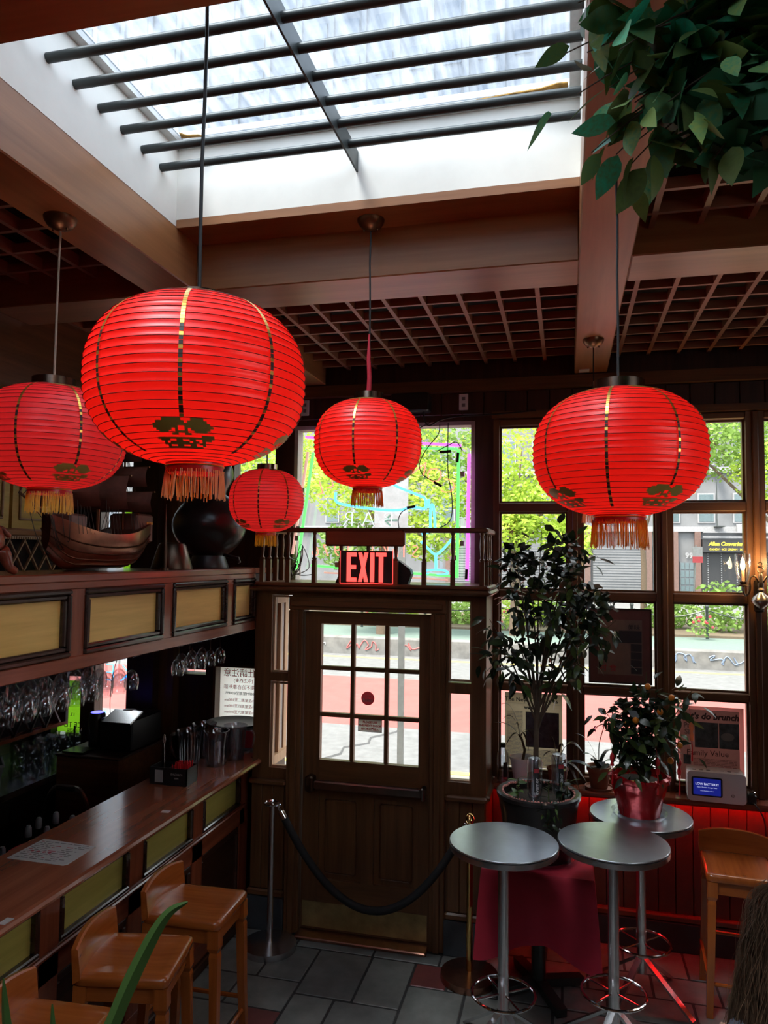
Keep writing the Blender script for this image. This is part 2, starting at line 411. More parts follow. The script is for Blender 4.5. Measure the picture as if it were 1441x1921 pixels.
st(MB().box(-2.97, -2.87, -1.5, 5.15, 3.32, 4.05).local('wall_bulkhead', 'brown_wood_y'), 'brown plywood bulkhead above the bar')
# vertical boards above the windows, each its own plank
for i in range(25):
    x = -2.06+i*.15
    MB().bevbox(x+.002, x+.148, 5.135, 5.155, 3.445, 3.60, .003).build('plank', 'dark_wood_z', wall_back)
for x in [i*.105-.49 for i in range(24)]:
    MB().bevbox(x+.0015, x+.1035, 5.115, 5.155, .21, .93, .004).build('plank', 'plank_red', wall_back)
st(MB().box(-4.1, 2.6, 5.08, 5.15, 3.60, 3.68).local('trim_1', 'brown_wood_x'), 'crown moulding along the top of the street wall')
st(MB().box(-.5, 2.6, 5.10, 5.15, 3.405, 3.44).box(-.5, 2.6, 5.11, 5.15, 3.44, 3.452).local('trim_2', 'brown_wood_x'))
sill = st(MB().bevbox(-.488, 2.6, 4.965, 5.15, .93, .968, .012).box(-.488, 2.6, 5.105, 5.15, .90, .93).local('trim_3', 'bar_wood_x'), 'polished wooden window sill')
st(MB().bevbox(-.488, 2.6, 5.085, 5.15, .17, .215, .01).local('baseboard_back', 'bar_wood_x'))
st(MB().box(-.488, 2.6, 5.075, 5.15, 0, .17).local('baseboard_stone', 'stone_base'))

# ------------------------------------------------------------ big window right of the door
w1 = struct('window_1', (0, 5.2, 0), 'large gridded street window beside the door')
cols = [(-.45,.008),(.103,.571),(.67,1.119),(1.226,1.67),(1.86,2.48)]
rows = [(1.01,1.55),(1.60,2.165),(2.225,2.758),(2.82,3.355)]
for x0, x1 in [(-.49,-.45),(.008,.103),(.571,.67),(1.119,1.226),(1.67,1.86),(2.48,2.5)]:
    mb = MB().box(x0, x1, 5.125, 5.27, .968, 3.40)
    if x1-x0 > .06: mb.bevbox((x0+x1)/2-.018, (x0+x1)/2+.018, 5.105, 5.13, .968, 3.40, .006)
    mb.build('mullion', 'brown_wood_z', w1)
for x0, x1 in cols:
    for z0, z1 in [(.968,1.01),(1.55,1.60),(2.165,2.225),(2.758,2.82),(3.355,3.40)]:
        MB().bevbox(x0, x1, 5.13, 5.26, z0, z1, .006).build('rail', 'brown_wood_x', w1)
    for z0, z1 in rows:
        t = .013
        MB().box(x0, x0+t, 5.17, 5.19, z0, z1).box(x1-t, x1, 5.17, 5.19, z0, z1).box(x0+t, x1-t, 5.17, 5.19, z0, z0+t).box(x0+t, x1-t, 5.17, 5.19, z1-t, z1).build('sash', 'brown_wood_x', w1)
        MB().box(x0, x1, 5.20, 5.204, z0, z1).build('pane', 'window_glass', w1)

# ------------------------------------------------------------ neon window above the door and the bar windows
def simple_window(name, x0, x1, z0, z1, fr=.03, mat='pale_wood_z', label=None):
    o = struct(name, ((x0+x1)/2, 5.2, z0), label)
    MB().box(x0, x0+fr, 5.15, 5.26, z0, z1).build('stile', mat, o); MB().box(x1-fr, x1, 5.15, 5.26, z0, z1).build('stile', mat, o)
    MB().box(x0+fr, x1-fr, 5.15, 5.26, z0, z0+fr).build('rail', mat, o); MB().box(x0+fr, x1-fr, 5.15, 5.26, z1-fr, z1).build('rail', mat, o)
    MB().box(x0+fr, x1-fr, 5.215, 5.219, z0+fr, z1-fr).build('pane', 'window_glass', o)
    return o
plain('frame_grey', (.36, .30, .27), .6)
simple_window('window_2', -1.965, -.62, 2.235, 3.40, .028, 'frame_grey', 'window filled with neon signs above the door')
simple_window('window_3', -3.62, -3.25, 1.06, 3.35, .035, 'dark_wood_z', 'tall window behind the bar')
simple_window('window_4', -4.0, -3.68, .98, 1.5, .03, 'dark_wood_z')
simple_window('window_5', -2.58, -2.09, 1.1, 1.62, .02, 'brown_wood_z', 'small window at the end of the bar')
simple_window('window_6', -2.47, -2.09, 2.93, 3.42, .025, 'dark_wood_z')
st(MB().box(-3.20, -2.98, 4.98, 5.15, 0, 3.6).local('wall_pillar', 'dark_wood_z'), 'dark timber pillar behind the bar')
st(MB().box(-2.98, -2.86, 5.06, 5.15, 0, 3.6).local('wall_pillar_panel', 'brown_wood_z'))

# ------------------------------------------------------------ door bay
bay = st(holed(MB(), -2.05, -.49, 0, 2.2, 4.70, 4.79, [(-1.93,-1.787,1.03,1.60),(-1.93,-1.787,1.655,2.175),(-.729,-.584,1.035,1.585),(-.729,-.584,1.648,2.165),(-1.70,-.842,0,2.08)]).local('wall_bay', 'brown_wood_z'), 'projecting wooden door bay with sidelights')
MB().box(-.55, -.49, 4.79, 5.15, 0, 2.2).build('side_wall', 'brown_wood_z', bay)
MB().box(-2.05, -2.0, 4.79, 5.15, 0, 2.2).build('side_wall', 'dark_wood_z', bay)
MB().box(-2.0, -1.985, 4.83, 4.87, 1.06, 2.15).box(-2.0, -1.985, 5.09, 5.15, 1.06, 2.15).box(-2.0, -1.96, 4.83, 5.15, 1.0, 1.06).box(-2.0, -1.985, 4.87, 5.09, 2.1, 2.15).box(-2.0, -1.97, 4.96, 4.985, 1.06, 2.1).build('side_frame', 'pale_wood_z', bay)
MB().box(-2.0, -1.995, 4.87, 5.09, 1.06, 2.1).build('side_panel', 'frame_grey', bay)
for x0, x1 in ((-1.93,-1.787),(-.729,-.584)):
    for z0, z1 in ((1.03,1.59),(1.655,2.17)):
        t = .012
        MB().box(x0, x0+t, 4.725, 4.745, z0, z1).box(x1-t, x1, 4.725, 4.745, z0, z1).box(x0+t, x1-t, 4.725, 4.745, z0, z0+t).box(x0+t, x1-t, 4.725, 4.745, z1-t, z1).build('sash', 'pale_wood_z', bay)
        MB().box(x0, x1, 4.75, 4.754, z0, z1).build('pane', 'window_glass', bay)
for x0, x1 in ((-2.06,-1.80),(-.742,-.478)):
    MB().bevbox(x0, x1, 4.655, 4.70, .925, .962, .01).build('chair_rail', 'brown_wood_x', bay)
    n_ = 3; wd = (x1-x0-.03)/n_
    for i in range(n_): MB().bevbox(x0+.015+i*wd+.001, x0+.015+(i+1)*wd-.001, 4.682, 4.702, .25, .925, .005).build('plank', 'brown_wood_z', bay)
    MB().bevbox(x0, x1, 4.665, 4.70, .205, .25, .01).build('skirting', 'brown_wood_x', bay)
    MB().box(x0, x1, 4.66, 4.70, 0, .205).build('stone_base', 'stone_base', bay)
MB().bevbox(-.545, -.465, 4.70, 5.14, .925, .962, .01).build('chair_rail', 'brown_wood_y', bay)
for x0, x1 in ((-1.80,-1.70),(-.842,-.742)):
    MB().bevbox(x0, x1, 4.668, 4.70, 0, 2.08, .006).bevbox(x0+.028, x1-.028, 4.655, 4.67, 0, 2.08, .005).build('casing', 'brown_wood_z', bay)
MB().bevbox(-1.80, -.742, 4.668, 4.70, 2.08, 2.17, .006).bevbox(-1.78, -.76, 4.655, 4.67, 2.105, 2.145, .005).build('casing', 'brown_wood_x', bay)
MB().bevbox(-2.09, -.45, 4.62, 5.15, 2.2, 2.232, .012).bevbox(-2.075, -.465, 4.645, 5.15, 2.232, 2.262, .01).build('cornice', 'brown_wood_x', bay)
st(MB().bevbox(-1.70, -.842, 4.60, 4.74, -.003, .02, .006).local('trim_4', 'copper'), 'worn metal threshold below the exit door')

# ------------------------------------------------------------ exit door with nine panes
door = struct('door_1', (-1.27, 4.73, .02), 'wooden exit door with nine glass panes')
X0, X1, Y0, Y1 = -1.695, -.847, 4.715, 4.76
MB().box(X0, -1.583, Y0, Y1, .022, 2.07).build('stile', 'brown_wood_z', door); MB().box(-.92, X1, Y0, Y1, .022, 2.07).build('stile', 'brown_wood_z', door)
for z0, z1 in ((1.991,2.07),(.885,1.103),(.022,.34)): MB().box(-1.583, -.92, Y0, Y1, z0, z1).build('rail', 'brown_wood_x', door)
pw, ph = (.663-.054)/3, (.888-.054)/3
for i in (1, 2): MB().bevbox(-1.583+i*(pw+.027)-.027, -1.583+i*(pw+.027), Y0+.004, Y1, 1.103, 1.991, .004).build('muntin', 'brown_wood_z', door)
for j in (1, 2):
    for i in range(3): MB().bevbox(-1.583+i*(pw+.027), -1.583+i*(pw+.027)+pw, Y0+.006, Y1, 1.103+j*(ph+.027)-.027, 1.103+j*(ph+.027), .004).build('muntin', 'brown_wood_x', door)
for i in range(3):
    for j in range(3):
        x, z = -1.583+i*(pw+.027), 1.103+j*(ph+.027)
        MB().box(x, x+pw, Y0+.02, Y0+.024, z, z+ph).build('pane', 'window_glass', door)
MB().box(-1.295, -1.21, Y0, Y1, .34, .885).build('mid_stile', 'brown_wood_z', door)
for x0, x1 in ((-1.583,-1.295),(-1.21,-.92)):
    MB().box(x0, x1, Y0+.022, Y1-.005, .34, .885).bevbox(x0+.035, x1-.035, Y0+.008, Y0+.024, .375, .85, .012).build('panel', 'brown_wood_z', door)
MB().box(X0+.01, X1-.01, Y0-.003, Y0, .035, .195).build('kick_plate', 'kick_brass', door)
pb = MB().bevbox(-1.60, -.89, Y0-.075, Y0-.035, .93, .985, .008).build('push_bar', 'pewter', door)
MB().bevbox(-1.655, -1.60, Y0-.085, Y0, .91, 1.01, .01).build('bar_housing', 'dark_bronze', pb); MB().bevbox(-.89, -.865, Y0-.08, Y0, .915, .995, .008).build('bar_end', 'pewter', pb)
sg = MB().add([(-1.322,Y0+.014,1.303),(-1.168,Y0+.014,1.303),(-1.168,Y0+.014,1.378),(-1.322,Y0+.014,1.378)], [(0,1,2,3)]).build('door_notice', 'paper_grey', door)
sg['label'] = 'small white notice with red lettering'
sg.name = 'door_notice'
def door_text(t, s, m, x, z, **k): return put_text('lettering', sg, t, s, m, (x, Y0+.0115, z), **k)
MB().box(-1.325, -1.321, Y0+.012, Y0+.0165, 1.300, 1.381).box(-1.169, -1.165, Y0+.012, Y0+.0165, 1.300, 1.381).box(-1.321, -1.169, Y0+.012, Y0+.0165, 1.300, 1.304).box(-1.321, -1.169, Y0+.012, Y0+.0165, 1.377, 1.381).build('notice_border', 'ink_grey', sg)
door_text('PLEASE USE', .019, 'ink_red', -1.245, 1.362, bold=.0006); door_text('THE NEXT DOOR', .019, 'ink_red', -1.245, 1.340, bold=.0006); door_text('請使用正門出入', .0165, 'ink_red', -1.245, 1.318, bold=.0005)
cloth_thin('sticker_red', (.25, .04, .05), (.62, .16, .18), .6, .03)
sk = MB(); sk.smooth = False
sk.prism([(math.cos(2*PI*i/28)*.044, math.sin(2*PI*i/28)*.044) for i in range(28)], 0, .003, face_y((-1.262, Y0+.016, 1.515)))
sk = sk.build('door_sticker', 'sticker_red', door); sk['label'] = 'round dark red sticker'
put_text('lettering', sk, 'Relax', .030, 'paper_grey', (-1.262, Y0+.0115, 1.503), bold=.0006); put_text('lettering', sk, 'SIT BACK', .011, 'paper_grey', (-1.262, Y0+.0115, 1.530)); put_text('lettering', sk, '&', .011, 'paper_grey', (-1.262, Y0+.0115, 1.520))

# ------------------------------------------------------------ ceiling, beams, lattice
st(holed(MB(), -4.1, 2.6, -1.5, 5.15, 4.0, 4.12, [(-1.80,.15,1.39,3.03),(-1.71,.055,-1.1,1.19)]).local('ceiling', 'dark_ceiling'), 'dark ceiling above the wooden lattice')
ce = bpy.data.objects['ceiling']
# holed() works in x/z; turn that sheet into x/y
for v_ in ce.data.vertices: a = v_.co.copy(); v_.co = (a.x, a.z, a.y)
ce.data.flip_normals()
ZB = 3.69
def beam(name, x0, x1, y0, y1, ax, z1=4.0, label=None): return st(MB().bevbox(x0, x1, y0, y1, ZB, z1, .005).local(name, 'beam_wood_'+ax), label)
beam('beam', -1.95, -1.71, -1.5, 5.10, 'y', 3.92, 'long wooden ceiling beam left of the skylight'); beam('beam', .055, .267, -1.5, 5.10, 'y', 3.92, 'long wooden ceiling beam right of the skylight')
for y0, y1 in ((3.137,3.43),(1.19,1.475)):
    for x0, x1 in ((-2.87,-1.95),(-1.71,.055),(.267,2.6)): beam('beam', x0, x1, y0, y1, 'x', 3.93 if x0 == -1.71 else 4.0)
st(MB().box(-1.71, .055, 2.94, 3.14, 3.912, 3.95).local('trim_5', 'beam_wood_x'), 'wooden soffit under the far edge of the skylight')
st(MB().box(-1.80, -1.712, 1.39, 3.03, 3.92, 4.36).local('wall_skylight_left', 'white_wall'), 'white plaster side of the skylight well')
st(MB().box(.057, .15, 1.39, 3.03, 3.92, 4.36).local('wall_skylight_right', 'white_wall'))
st(MB().box(-1.712, .057, 2.94, 3.03, 3.95, 4.36).local('wall_skylight_far', 'white_wall'), 'white plaster far side of the skylight well')
st(MB().box(-1.712, .057, 1.39, 1.475, 3.93, 4.36).local('wall_skylight_near', 'white_wall'))
sky = struct('window_7', (-.83, 2.2, 4.3), 'wet glass skylight')
plain('alu', (.55, .54, .52), .5, .4)
plain('rust', (.45, .24, .05), .8, vary=.5, scale=30)
for x0, x1, y0, y1 in ((-1.712,-1.672,1.475,2.94),(.017,.057,1.475,2.94),(-1.672,.017,1.475,1.515),(-1.672,.017,2.90,2.94)): MB().box(x0, x1, y0, y1, 4.275, 4.315).build('skylight_frame', 'alu', sky)
MB().box(-1.672, .017, 1.515, 2.90, 4.30, 4.306).build('pane', 'skylight_glass', sky)
MB().prism([(-1.665,2.885),(-1.56,2.895),(-1.58,2.875),(-1.63,2.87),(-1.655,2.845)], 4.294, 4.299).prism([(-.35,2.898),(.012,2.898),(.012,2.865),(-.03,2.862),(-.1,2.882),(-.2,2.886)], 4.294, 4.299).build('rust_stain', 'rust', sky)
# unseen second skylight, added behind the camera to light the near faces
sky_added = struct('added_skylight', (-.83, .05, 4.05))
for x0, x1, y0, y1 in ((-1.712,-1.672,-1.1,1.19),(.017,.057,-1.1,1.19),(-1.672,.017,-1.1,-1.06),(-1.672,.017,1.15,1.19)): MB().box(x0, x1, y0, y1, 4.055, 4.095).build('skylight_frame', 'alu', sky_added)
for x0, x1 in ((-1.672,-.84),(-.82,.017)): MB().box(x0, x1, -1.06, 1.15, 4.07, 4.076).build('pane', 'skylight_glass', sky_added)
gr = thing('security_grille', 'dark iron bars crossing below the skylight', 'grille', (-.83, 2.1, 4.1))
for i in range(-3, 6):
    y = 2.074+.1457*i
    if y > 1.52: MB().tube([(-1.712, y, 4.122), (.057, y, 4.122)], .0175, 10).build('bar', 'iron', gr)
MB().box(-.866, -.858, 1.476, 2.94, 4.075, 4.165).build('strap', 'iron', gr)
def lattice(name, x0, x1, y0, y1, xs, ys, mat):
    o = struct(name, ((x0+x1)/2, (y0+y1)/2, 3.8), 'wooden lattice ceiling panel')
    mat = 'slat_wood'
    for x in xs:
        if x0 < x < x1: MB().box(x-.0115, x+.0115, y0, y1, 3.80, 3.855).build('slat', mat+'_y', o)
    for y in ys:
        if y0 < y < y1: MB().box(x0, x1, y-.010, y+.010, 3.802, 3.845).build('slat', mat+'_x', o)
lattice('ceiling_lattice_middle', -1.71, .055, 3.43, 5.135, [-.141-.2*k for k in range(8)], [5.02-.1935*k for k in range(9)], 'beam_wood')
lattice('ceiling_lattice_right', .267, 2.6, 3.43, 5.135, [.343+.187*k for k in range(12)], [5.02-.1935*k for k in range(9)], 'beam_wood')
lattice('ceiling_lattice_near', .267, 2.6, 1.475, 3.137, [.343+.187*k for k in range(12)], [3.011-.19*k for k in range(8)], 'beam_wood')
lattice('ceiling_lattice_bar', -2.87, -1.95, 1.475, 3.137, [-2.06-.2*k for k in range(5)], [3.0-.2*k for k in range(8)], 'beam_wood')
lattice('ceiling_lattice_corner', -2.87, -1.95, 3.43, 5.135, [-2.06-.2*k for k in range(5)], [5.02-.1935*k for k in range(9)], 'beam_wood')

# ------------------------------------------------------------ the street outside
plain('asphalt', (.115, .118, .12), .85, vary=.22, scale=9, bmp=.2)
plain('asphalt_light', (.095, .096, .099), .85, vary=.2, scale=7, bmp=.2)
plain('concrete', (.115, .112, .106), .85, vary=.15, scale=2.5, bmp=.1)
plain('bus_lane', (.23, .048, .043), .8, vary=.14, scale=3)
plain('bike_lane', (.095, .135, .122), .8)
plain('lane_yellow', (.42, .32, .07), .7)
plain('barrier', (.115, .112, .108), .85, vary=.3, scale=4)
plain('facade', (.12, .122, .13), .8, vary=.25, scale=.6)
plain('facade_brown', (.11, .065, .055), .8)
plain('facade_pale', (.22, .22, .23), .8)
plain('shutter', (.085, .09, .10), .6)
plain('far_glass', (.07, .10, .11), .15)
plain('shop_black', (.012, .012, .014), .5)
plain('shop_yellow', (.80, .60, .03), .6)
plain('street_metal', (.16, .165, .16), .5, .5)
plain('sign_white', (.22, .22, .23), .5)
plain('sign_red', (.36, .03, .04), .5)
plain('earth', (.10, .075, .05), .9)
plain('graffiti_red', (.38, .09, .09), .8); plain('graffiti_white', (.36, .36, .36), .8); plain('graffiti_blue', (.13, .17, .24), .8)
plain('crack', (.06, .06, .062), .9)
st(MB().box(-40, 40, 5.3, 8.5, -.25, -.02).local('sidewalk', 'concrete'), 'pale concrete pavement outside')
st(MB().box(2.7, 40, -12, 5.3, -.25, -.02).local('sidewalk_side', 'concrete'))
st(MB().box(-40, 40, 8.5, 8.62, -.25, -.015).local('kerb', 'lane_yellow'))
st(MB().box(-40, 40, 8.62, 10.6, -.25, -.03).local('road_parking_lane', 'asphalt_light'))
st(MB().box(-40, 40, 10.6, 14.8, -.25, -.03).local('road_bus_lane', 'bus_lane'), 'red painted bus lane')
st(MB().box(-40, 40, 14.8, 17.55, -.25, -.03).local('road_far_lane', 'asphalt_light'))
st(MB().box(-40, 40, 17.55, 17.75, -.25, -.028).local('road_line', 'lane_yellow'))
st(MB().box(-40, 40, 17.75, 18.2, -.25, -.03).local('road_gutter', 'asphalt_light'))
st(MB().box(-40, 40, 18.5, 25.0, -.25, .03).local('bike_path', 'bike_lane'))
st(MB().box(-40, 40, 25.0, 32, -.25, .10).local('planting_bed', 'earth'))
st(MB().box(-40, 40, 32, 45, -.25, -.03).local('road_opposite', 'asphalt'))
mb = MB(); mb.tube([(x, y, -.03) for x, y in ((-2.9,8.7),(-2.75,9.0),(-2.8,9.3),(-2.55,9.6),(-2.6,9.9),(-2.35,10.3),(-2.3,10.55))], .02, 4); mb.build('road_crack', 'crack', None, kind='structure')
# median kerb wall in sections
for i in range(12):
    x = -24+i*4
    o = st(MB().bevbox(x+.01, x+3.99, 18.2, 18.5, -.1, .40, .03).local('median_wall', 'barrier'))
med = [o for o in bpy.data.objects if o.name.startswith('median_wall')]
def scrawl(parent, x0, x1, z0, z1, mat, seed):
    rr = random.Random(seed); pts = []
    n = 16
    for i in range(n): pts.append((x0+(x1-x0)*i/n+rr.uniform(-.1, .1), 18.192, rr.uniform(z0, z1)))
    MB().tube(smooth_path(pts, 4), .014, 4).build('graffiti', mat, parent)
scrawl(med[4], -6.7, -5.9, .12, .34, 'graffiti_white', 1); scrawl(med[4], -5.4, -4.5, .08, .33, 'graffiti_red', 2); scrawl(med[5], -3.9, -3.0, .1, .33, 'graffiti_red', 3)
scrawl(med[6], 2.2, 2.9, .1, .33, 'graffiti_blue', 4); scrawl(med[6], 3.1, 3.9, .08, .3, 'graffiti_blue', 5)

def blob_leaves(name, parent, c, rad, n, size, mat, flat=1, seed=0):
    if size > .2: n, size = int(n*2.1), size*.66
    rr = random.Random(seed); mb = MB(); c = Vector(c)
    for i in range(n):
        while True:
            p = Vector((rr.uniform(-1, 1), rr.uniform(-1, 1), rr.uniform(-1, 1)))
            if .25 < p.length < 1: break
        p = Vector((p.x*rad[0], p.y*rad[1], p.z*rad[2]))+c
        d = Vector((rr.gauss(0, 1), rr.gauss(0, 1), rr.gauss(0, .5))).normalized(); q = d.orthogonal().normalized()
        q = (q*math.cos(i)+d.cross(q)*math.sin(i)); s = size*rr.uniform(.6, 1.3)
        mb.add([p-d*s*.5, p+q*s*.28, p+d*s*.5, p-q*s*.28], [(0, 1, 2, 3)])
    return mb.build(name, mat, parent, kind='stuff')
def street_tree(x, y, h, label, blobs, seed, tr=.16):
    t = thing('street_tree', label, 'tree', (x, y, .05), group='trees along the street median')
    mb = MB().tube([(x, y, -.02), (x+.05, y, h*.5), (x-.05, y+.1, h)], [tr, tr*.85, tr*.6], 10)
    mb.build('trunk', 'bark', t)
    rr = random.Random(seed)
    for k, (dx, dy, dz, r, n, m) in enumerate(blobs):
        MB().tube(bez((x, y, h*.75), (x+dx*.3, y+dy*.3, h), (x+dx, y+dy, dz)), [tr*.5*(1-.09*i) for i in range(9)], 6).build('branch', 'bark', t)
        blob_leaves('foliage', t, (x+dx, y+dy, dz), (r, r, r*.75), n, .26, m, seed=seed*10+k)
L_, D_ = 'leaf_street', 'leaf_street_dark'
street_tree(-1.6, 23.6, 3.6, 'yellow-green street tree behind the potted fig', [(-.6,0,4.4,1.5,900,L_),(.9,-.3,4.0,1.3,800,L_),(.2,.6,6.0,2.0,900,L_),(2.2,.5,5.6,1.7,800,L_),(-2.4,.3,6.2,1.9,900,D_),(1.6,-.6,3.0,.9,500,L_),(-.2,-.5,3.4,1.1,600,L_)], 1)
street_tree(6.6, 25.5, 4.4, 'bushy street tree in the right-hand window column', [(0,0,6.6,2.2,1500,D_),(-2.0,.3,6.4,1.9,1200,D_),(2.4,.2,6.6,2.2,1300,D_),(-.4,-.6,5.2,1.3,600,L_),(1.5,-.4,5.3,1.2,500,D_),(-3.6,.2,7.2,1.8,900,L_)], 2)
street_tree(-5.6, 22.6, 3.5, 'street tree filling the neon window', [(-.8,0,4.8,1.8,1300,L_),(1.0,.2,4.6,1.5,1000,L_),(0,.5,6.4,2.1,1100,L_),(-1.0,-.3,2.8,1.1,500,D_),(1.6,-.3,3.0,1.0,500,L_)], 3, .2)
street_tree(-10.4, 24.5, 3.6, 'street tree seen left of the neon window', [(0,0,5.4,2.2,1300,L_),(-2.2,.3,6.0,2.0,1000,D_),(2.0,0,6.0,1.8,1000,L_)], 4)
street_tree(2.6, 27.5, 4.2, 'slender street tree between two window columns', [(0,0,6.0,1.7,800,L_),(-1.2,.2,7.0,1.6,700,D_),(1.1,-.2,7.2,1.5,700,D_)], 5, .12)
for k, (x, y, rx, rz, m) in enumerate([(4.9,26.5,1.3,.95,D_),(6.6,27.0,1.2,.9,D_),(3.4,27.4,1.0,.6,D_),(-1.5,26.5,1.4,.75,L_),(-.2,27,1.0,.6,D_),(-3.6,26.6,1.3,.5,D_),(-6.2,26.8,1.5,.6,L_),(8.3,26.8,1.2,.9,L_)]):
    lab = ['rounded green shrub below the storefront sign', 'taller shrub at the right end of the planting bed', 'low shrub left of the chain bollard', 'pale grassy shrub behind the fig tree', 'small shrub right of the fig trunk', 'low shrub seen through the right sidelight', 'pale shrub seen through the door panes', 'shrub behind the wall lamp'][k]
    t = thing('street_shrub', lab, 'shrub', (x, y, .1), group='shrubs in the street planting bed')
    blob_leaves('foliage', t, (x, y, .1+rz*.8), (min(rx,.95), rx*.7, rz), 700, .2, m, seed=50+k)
    MB().tube([(x, y, .05), (x, y, .4)], .05, 6).build('stem', 'bark', t)
for k in range(6):
    x = [4.19, 1.99, -.21, -2.41, -4.61, -6.81][k]
    lab = ['in the right-hand window column', 'behind the framed poster', 'behind the fig tree', 'behind the right sidelight', 'seen through the top right door pane', 'seen through the top left door pane'][k]
    t = thing('bollard', 'black iron chain bollard '+lab, 'bollard', (x, 24.6, .03), group='bollards along the planting bed')
    MB().lathe([(.045,0),(.045,.95),(.06,.97),(.06,1.02),(.02,1.08)], 10, (x, 24.6, .03)).build('post', 'iron', t)
    MB().tube([(x+.06+(2.08*i/10), 24.6, .9-.22*math.sin(PI*i/10)) for i in range(11)], .02, 5).build('chain', 'iron', t)
rr = random.Random(3)
for k, x in enumerate((-6.3, 3.95, 6.1, -2.1)):
    t = thing('rose_bush', ['red flowering bush at the left of the door panes', 'red flowering bush beside the median wall', 'red flowering bush in front of the shrubs', 'red flowering bush in the right sidelight'][k], 'bush', (x, 24.3, .03))
    blob_leaves('foliage', t, (x, 24.3, .42), (.4, .3, .32), 120, .12, D_, seed=80+k)
    mb = MB()
    for i in range(8): mb.ball((x+rr.uniform(-.38, .38), 24.1+rr.uniform(-.2, .1), .4+rr.uniform(0, .38)), .045, 6, 4)
    mb.build('flowers', 'sign_red', t, kind='stuff')
# signpost on the pavement
t = thing('signpost', 'grey street signpost with a white arrow sign outside the door', 'signpost', (-1.85, 8.4, -.02))
MB().box(-1.885, -1.815, 8.385, 8.425, -.02, 4.3).build('post', 'street_metal', t)
p = MB().box(-2.18, -1.78, 8.36, 8.38, 2.72, 3.55).build('sign_plate', 'sign_white', t)
put_text('lettering', p, '← ', .22, 'ink_green', (-1.95, 8.358, 2.86)); put_text('lettering', p, 'PARKING', .06, 'sign_red', (-1.98, 8.358, 3.42))
# far side buildings
fb = thing('tenement', 'grey tenement with shuttered shops across the street', 'building', (6, 45.2, 0))
MB().box(-30, 34, 45, 55, -.2, 17).build('wall', 'facade', fb)
for i in range(-8, 11):
    for fl in range(3):
        x = i*1.85+.3; z = 4.55+fl*3.3
        wn = MB().box(x-.46, x+.46, 44.94, 45.0, z, z+1.7).build('window', 'facade_pale', fb)
        MB().box(x-.38, x+.38, 44.92, 44.945, z+.08, z+.8).box(x-.38, x+.38, 44.92, 44.945, z+.88, z+1.62).build('pane', 'far_glass', wn)
        if (i+fl*3) % 4 == 1: MB().bevbox(x-.33, x+.33, 44.6, 44.94, z-.55, z-.08, .03).build('air_conditioner', 'facade_pale', fb)
for z in (4.05, 7.4): MB().box(-30, 34, 44.8, 45, z, z+.3).build('ledge', 'facade_pale', fb)
for x in (1.2, 4.6, 6.0, 7.2, 11.2, -3, -7): MB().box(x-.16, x+.16, 44.75, 45.0, 0, 4.05).build('pilaster', 'facade_brown', fb)
for x0, x1 in ((1.5,4.2),(-2.6,.9),(-6.6,-3.3)):
    sh = MB().box(x0, x1, 44.9, 45.0, 0, 3.2).build('shutter', 'shutter', fb)
    for k in range(20): MB().box(x0, x1, 44.88, 44.905, .08+k*.155, .18+k*.155).build('slat', 'facade', sh)
dr = MB().box(6.25, 7.0, 44.9, 45, 0, 2.35).build('shop_door', 'shutter', fb)
for i in range(3):
    for j in range(5): MB().box(6.3+i*.235, 6.5+i*.235, 44.88, 44.905, .2+j*.43, .57+j*.43).build('pane', 'far_glass', dr)
put_text('house_number', fb, '99', .42, 'sign_white', (6.75, 44.88, 2.70), bold=.012)
MB().box(4.8, 5.9, 44.9, 45, .5, 3.2).build('shop_window', 'far_glass', fb)
MB().box(7.4, 11.0, 44.85, 45, 0, 2.85).build('shop_window', 'shop_black', fb)
sb = MB().box(7.4, 11.6, 44.4, 45, 2.9, 3.62).build('shop_sign', 'shop_black', fb)
put_text('lettering', sb, 'Allen Convenience', .29, 'shop_yellow', (8.72, 44.38, 3.36), bold=.009, space=.92, shear=.15); put_text('lettering', sb, 'CANDY · ICE CREAM · SODA', .155, 'shop_yellow', (8.72, 44.38, 3.06))
aw = MB().box(7.4, 11.6, 44.3, 44.4, 3.70, 3.78).box(7.4, 11.6, 44.3, 44.4, 3.98, 4.05).build('awning_rail', 'facade_pale', fb)
mb = MB()
for x in (7.7, 8.4, 9.2, 10.0, 10.8):
    for k in range(20): mb.box(x, x+.05, 44.80, 44.85, .3+k*.13, .36+k*.13)
mb.build('string_lights', 'facade_pale', fb, kind='stuff')
for j in range(4): MB().box(8.05, 8.5, 44.0, 45, 4.3+j*3, 4.36+j*3).tube([(8.1, 44.1, 4.3+j*3), (8.1, 44.1, 7.3+j*3)], .03, 5).build('fire_escape', 'iron', fb)
t = thing('parking_sign', 'white and red parking sign on a thin pole by the storefront', 'sign', (4.6, 30, -.03))
MB().tube([(4.6, 30, -.03), (4.75, 30, 3.0)], .03, 6).build('pole', 'street_metal', t)
p = MB().box(4.62, 4.98, 29.94, 29.97, 2.35, 2.95).build('plate', 'sign_white', t); MB().box(4.62, 4.98, 29.92, 29.945, 2.35, 2.58).build('red_field', 'sign_red', p)

plain('tower_wall', (.105, .122, .148), .8, vary=.12, scale=.3)
plain('tower_glass', (.06, .085, .12), .2)
tw = thing('apartment_tower', 'pale apartment tower seen through the skylight glass', 'building', (-20, 58, 0))
MB().box(-62, 16, 58, 70, -.2, 54).build('wall', 'tower_wall', tw)
wm = MB().box(-.75, .75, -.12, .02, 0, 2.0).mesh('window', 'tower_glass')
for i in range(26):
    MB().box(-60.2+i*2.9, -59.8+i*2.9, 57.75, 58, 20, 54).build('pier', 'tower_wall', tw)
    for j in range(6): shared('window', wm, Matrix.Translation((-58.3+i*2.9+20, 0, 33+j*3.3)), tw)

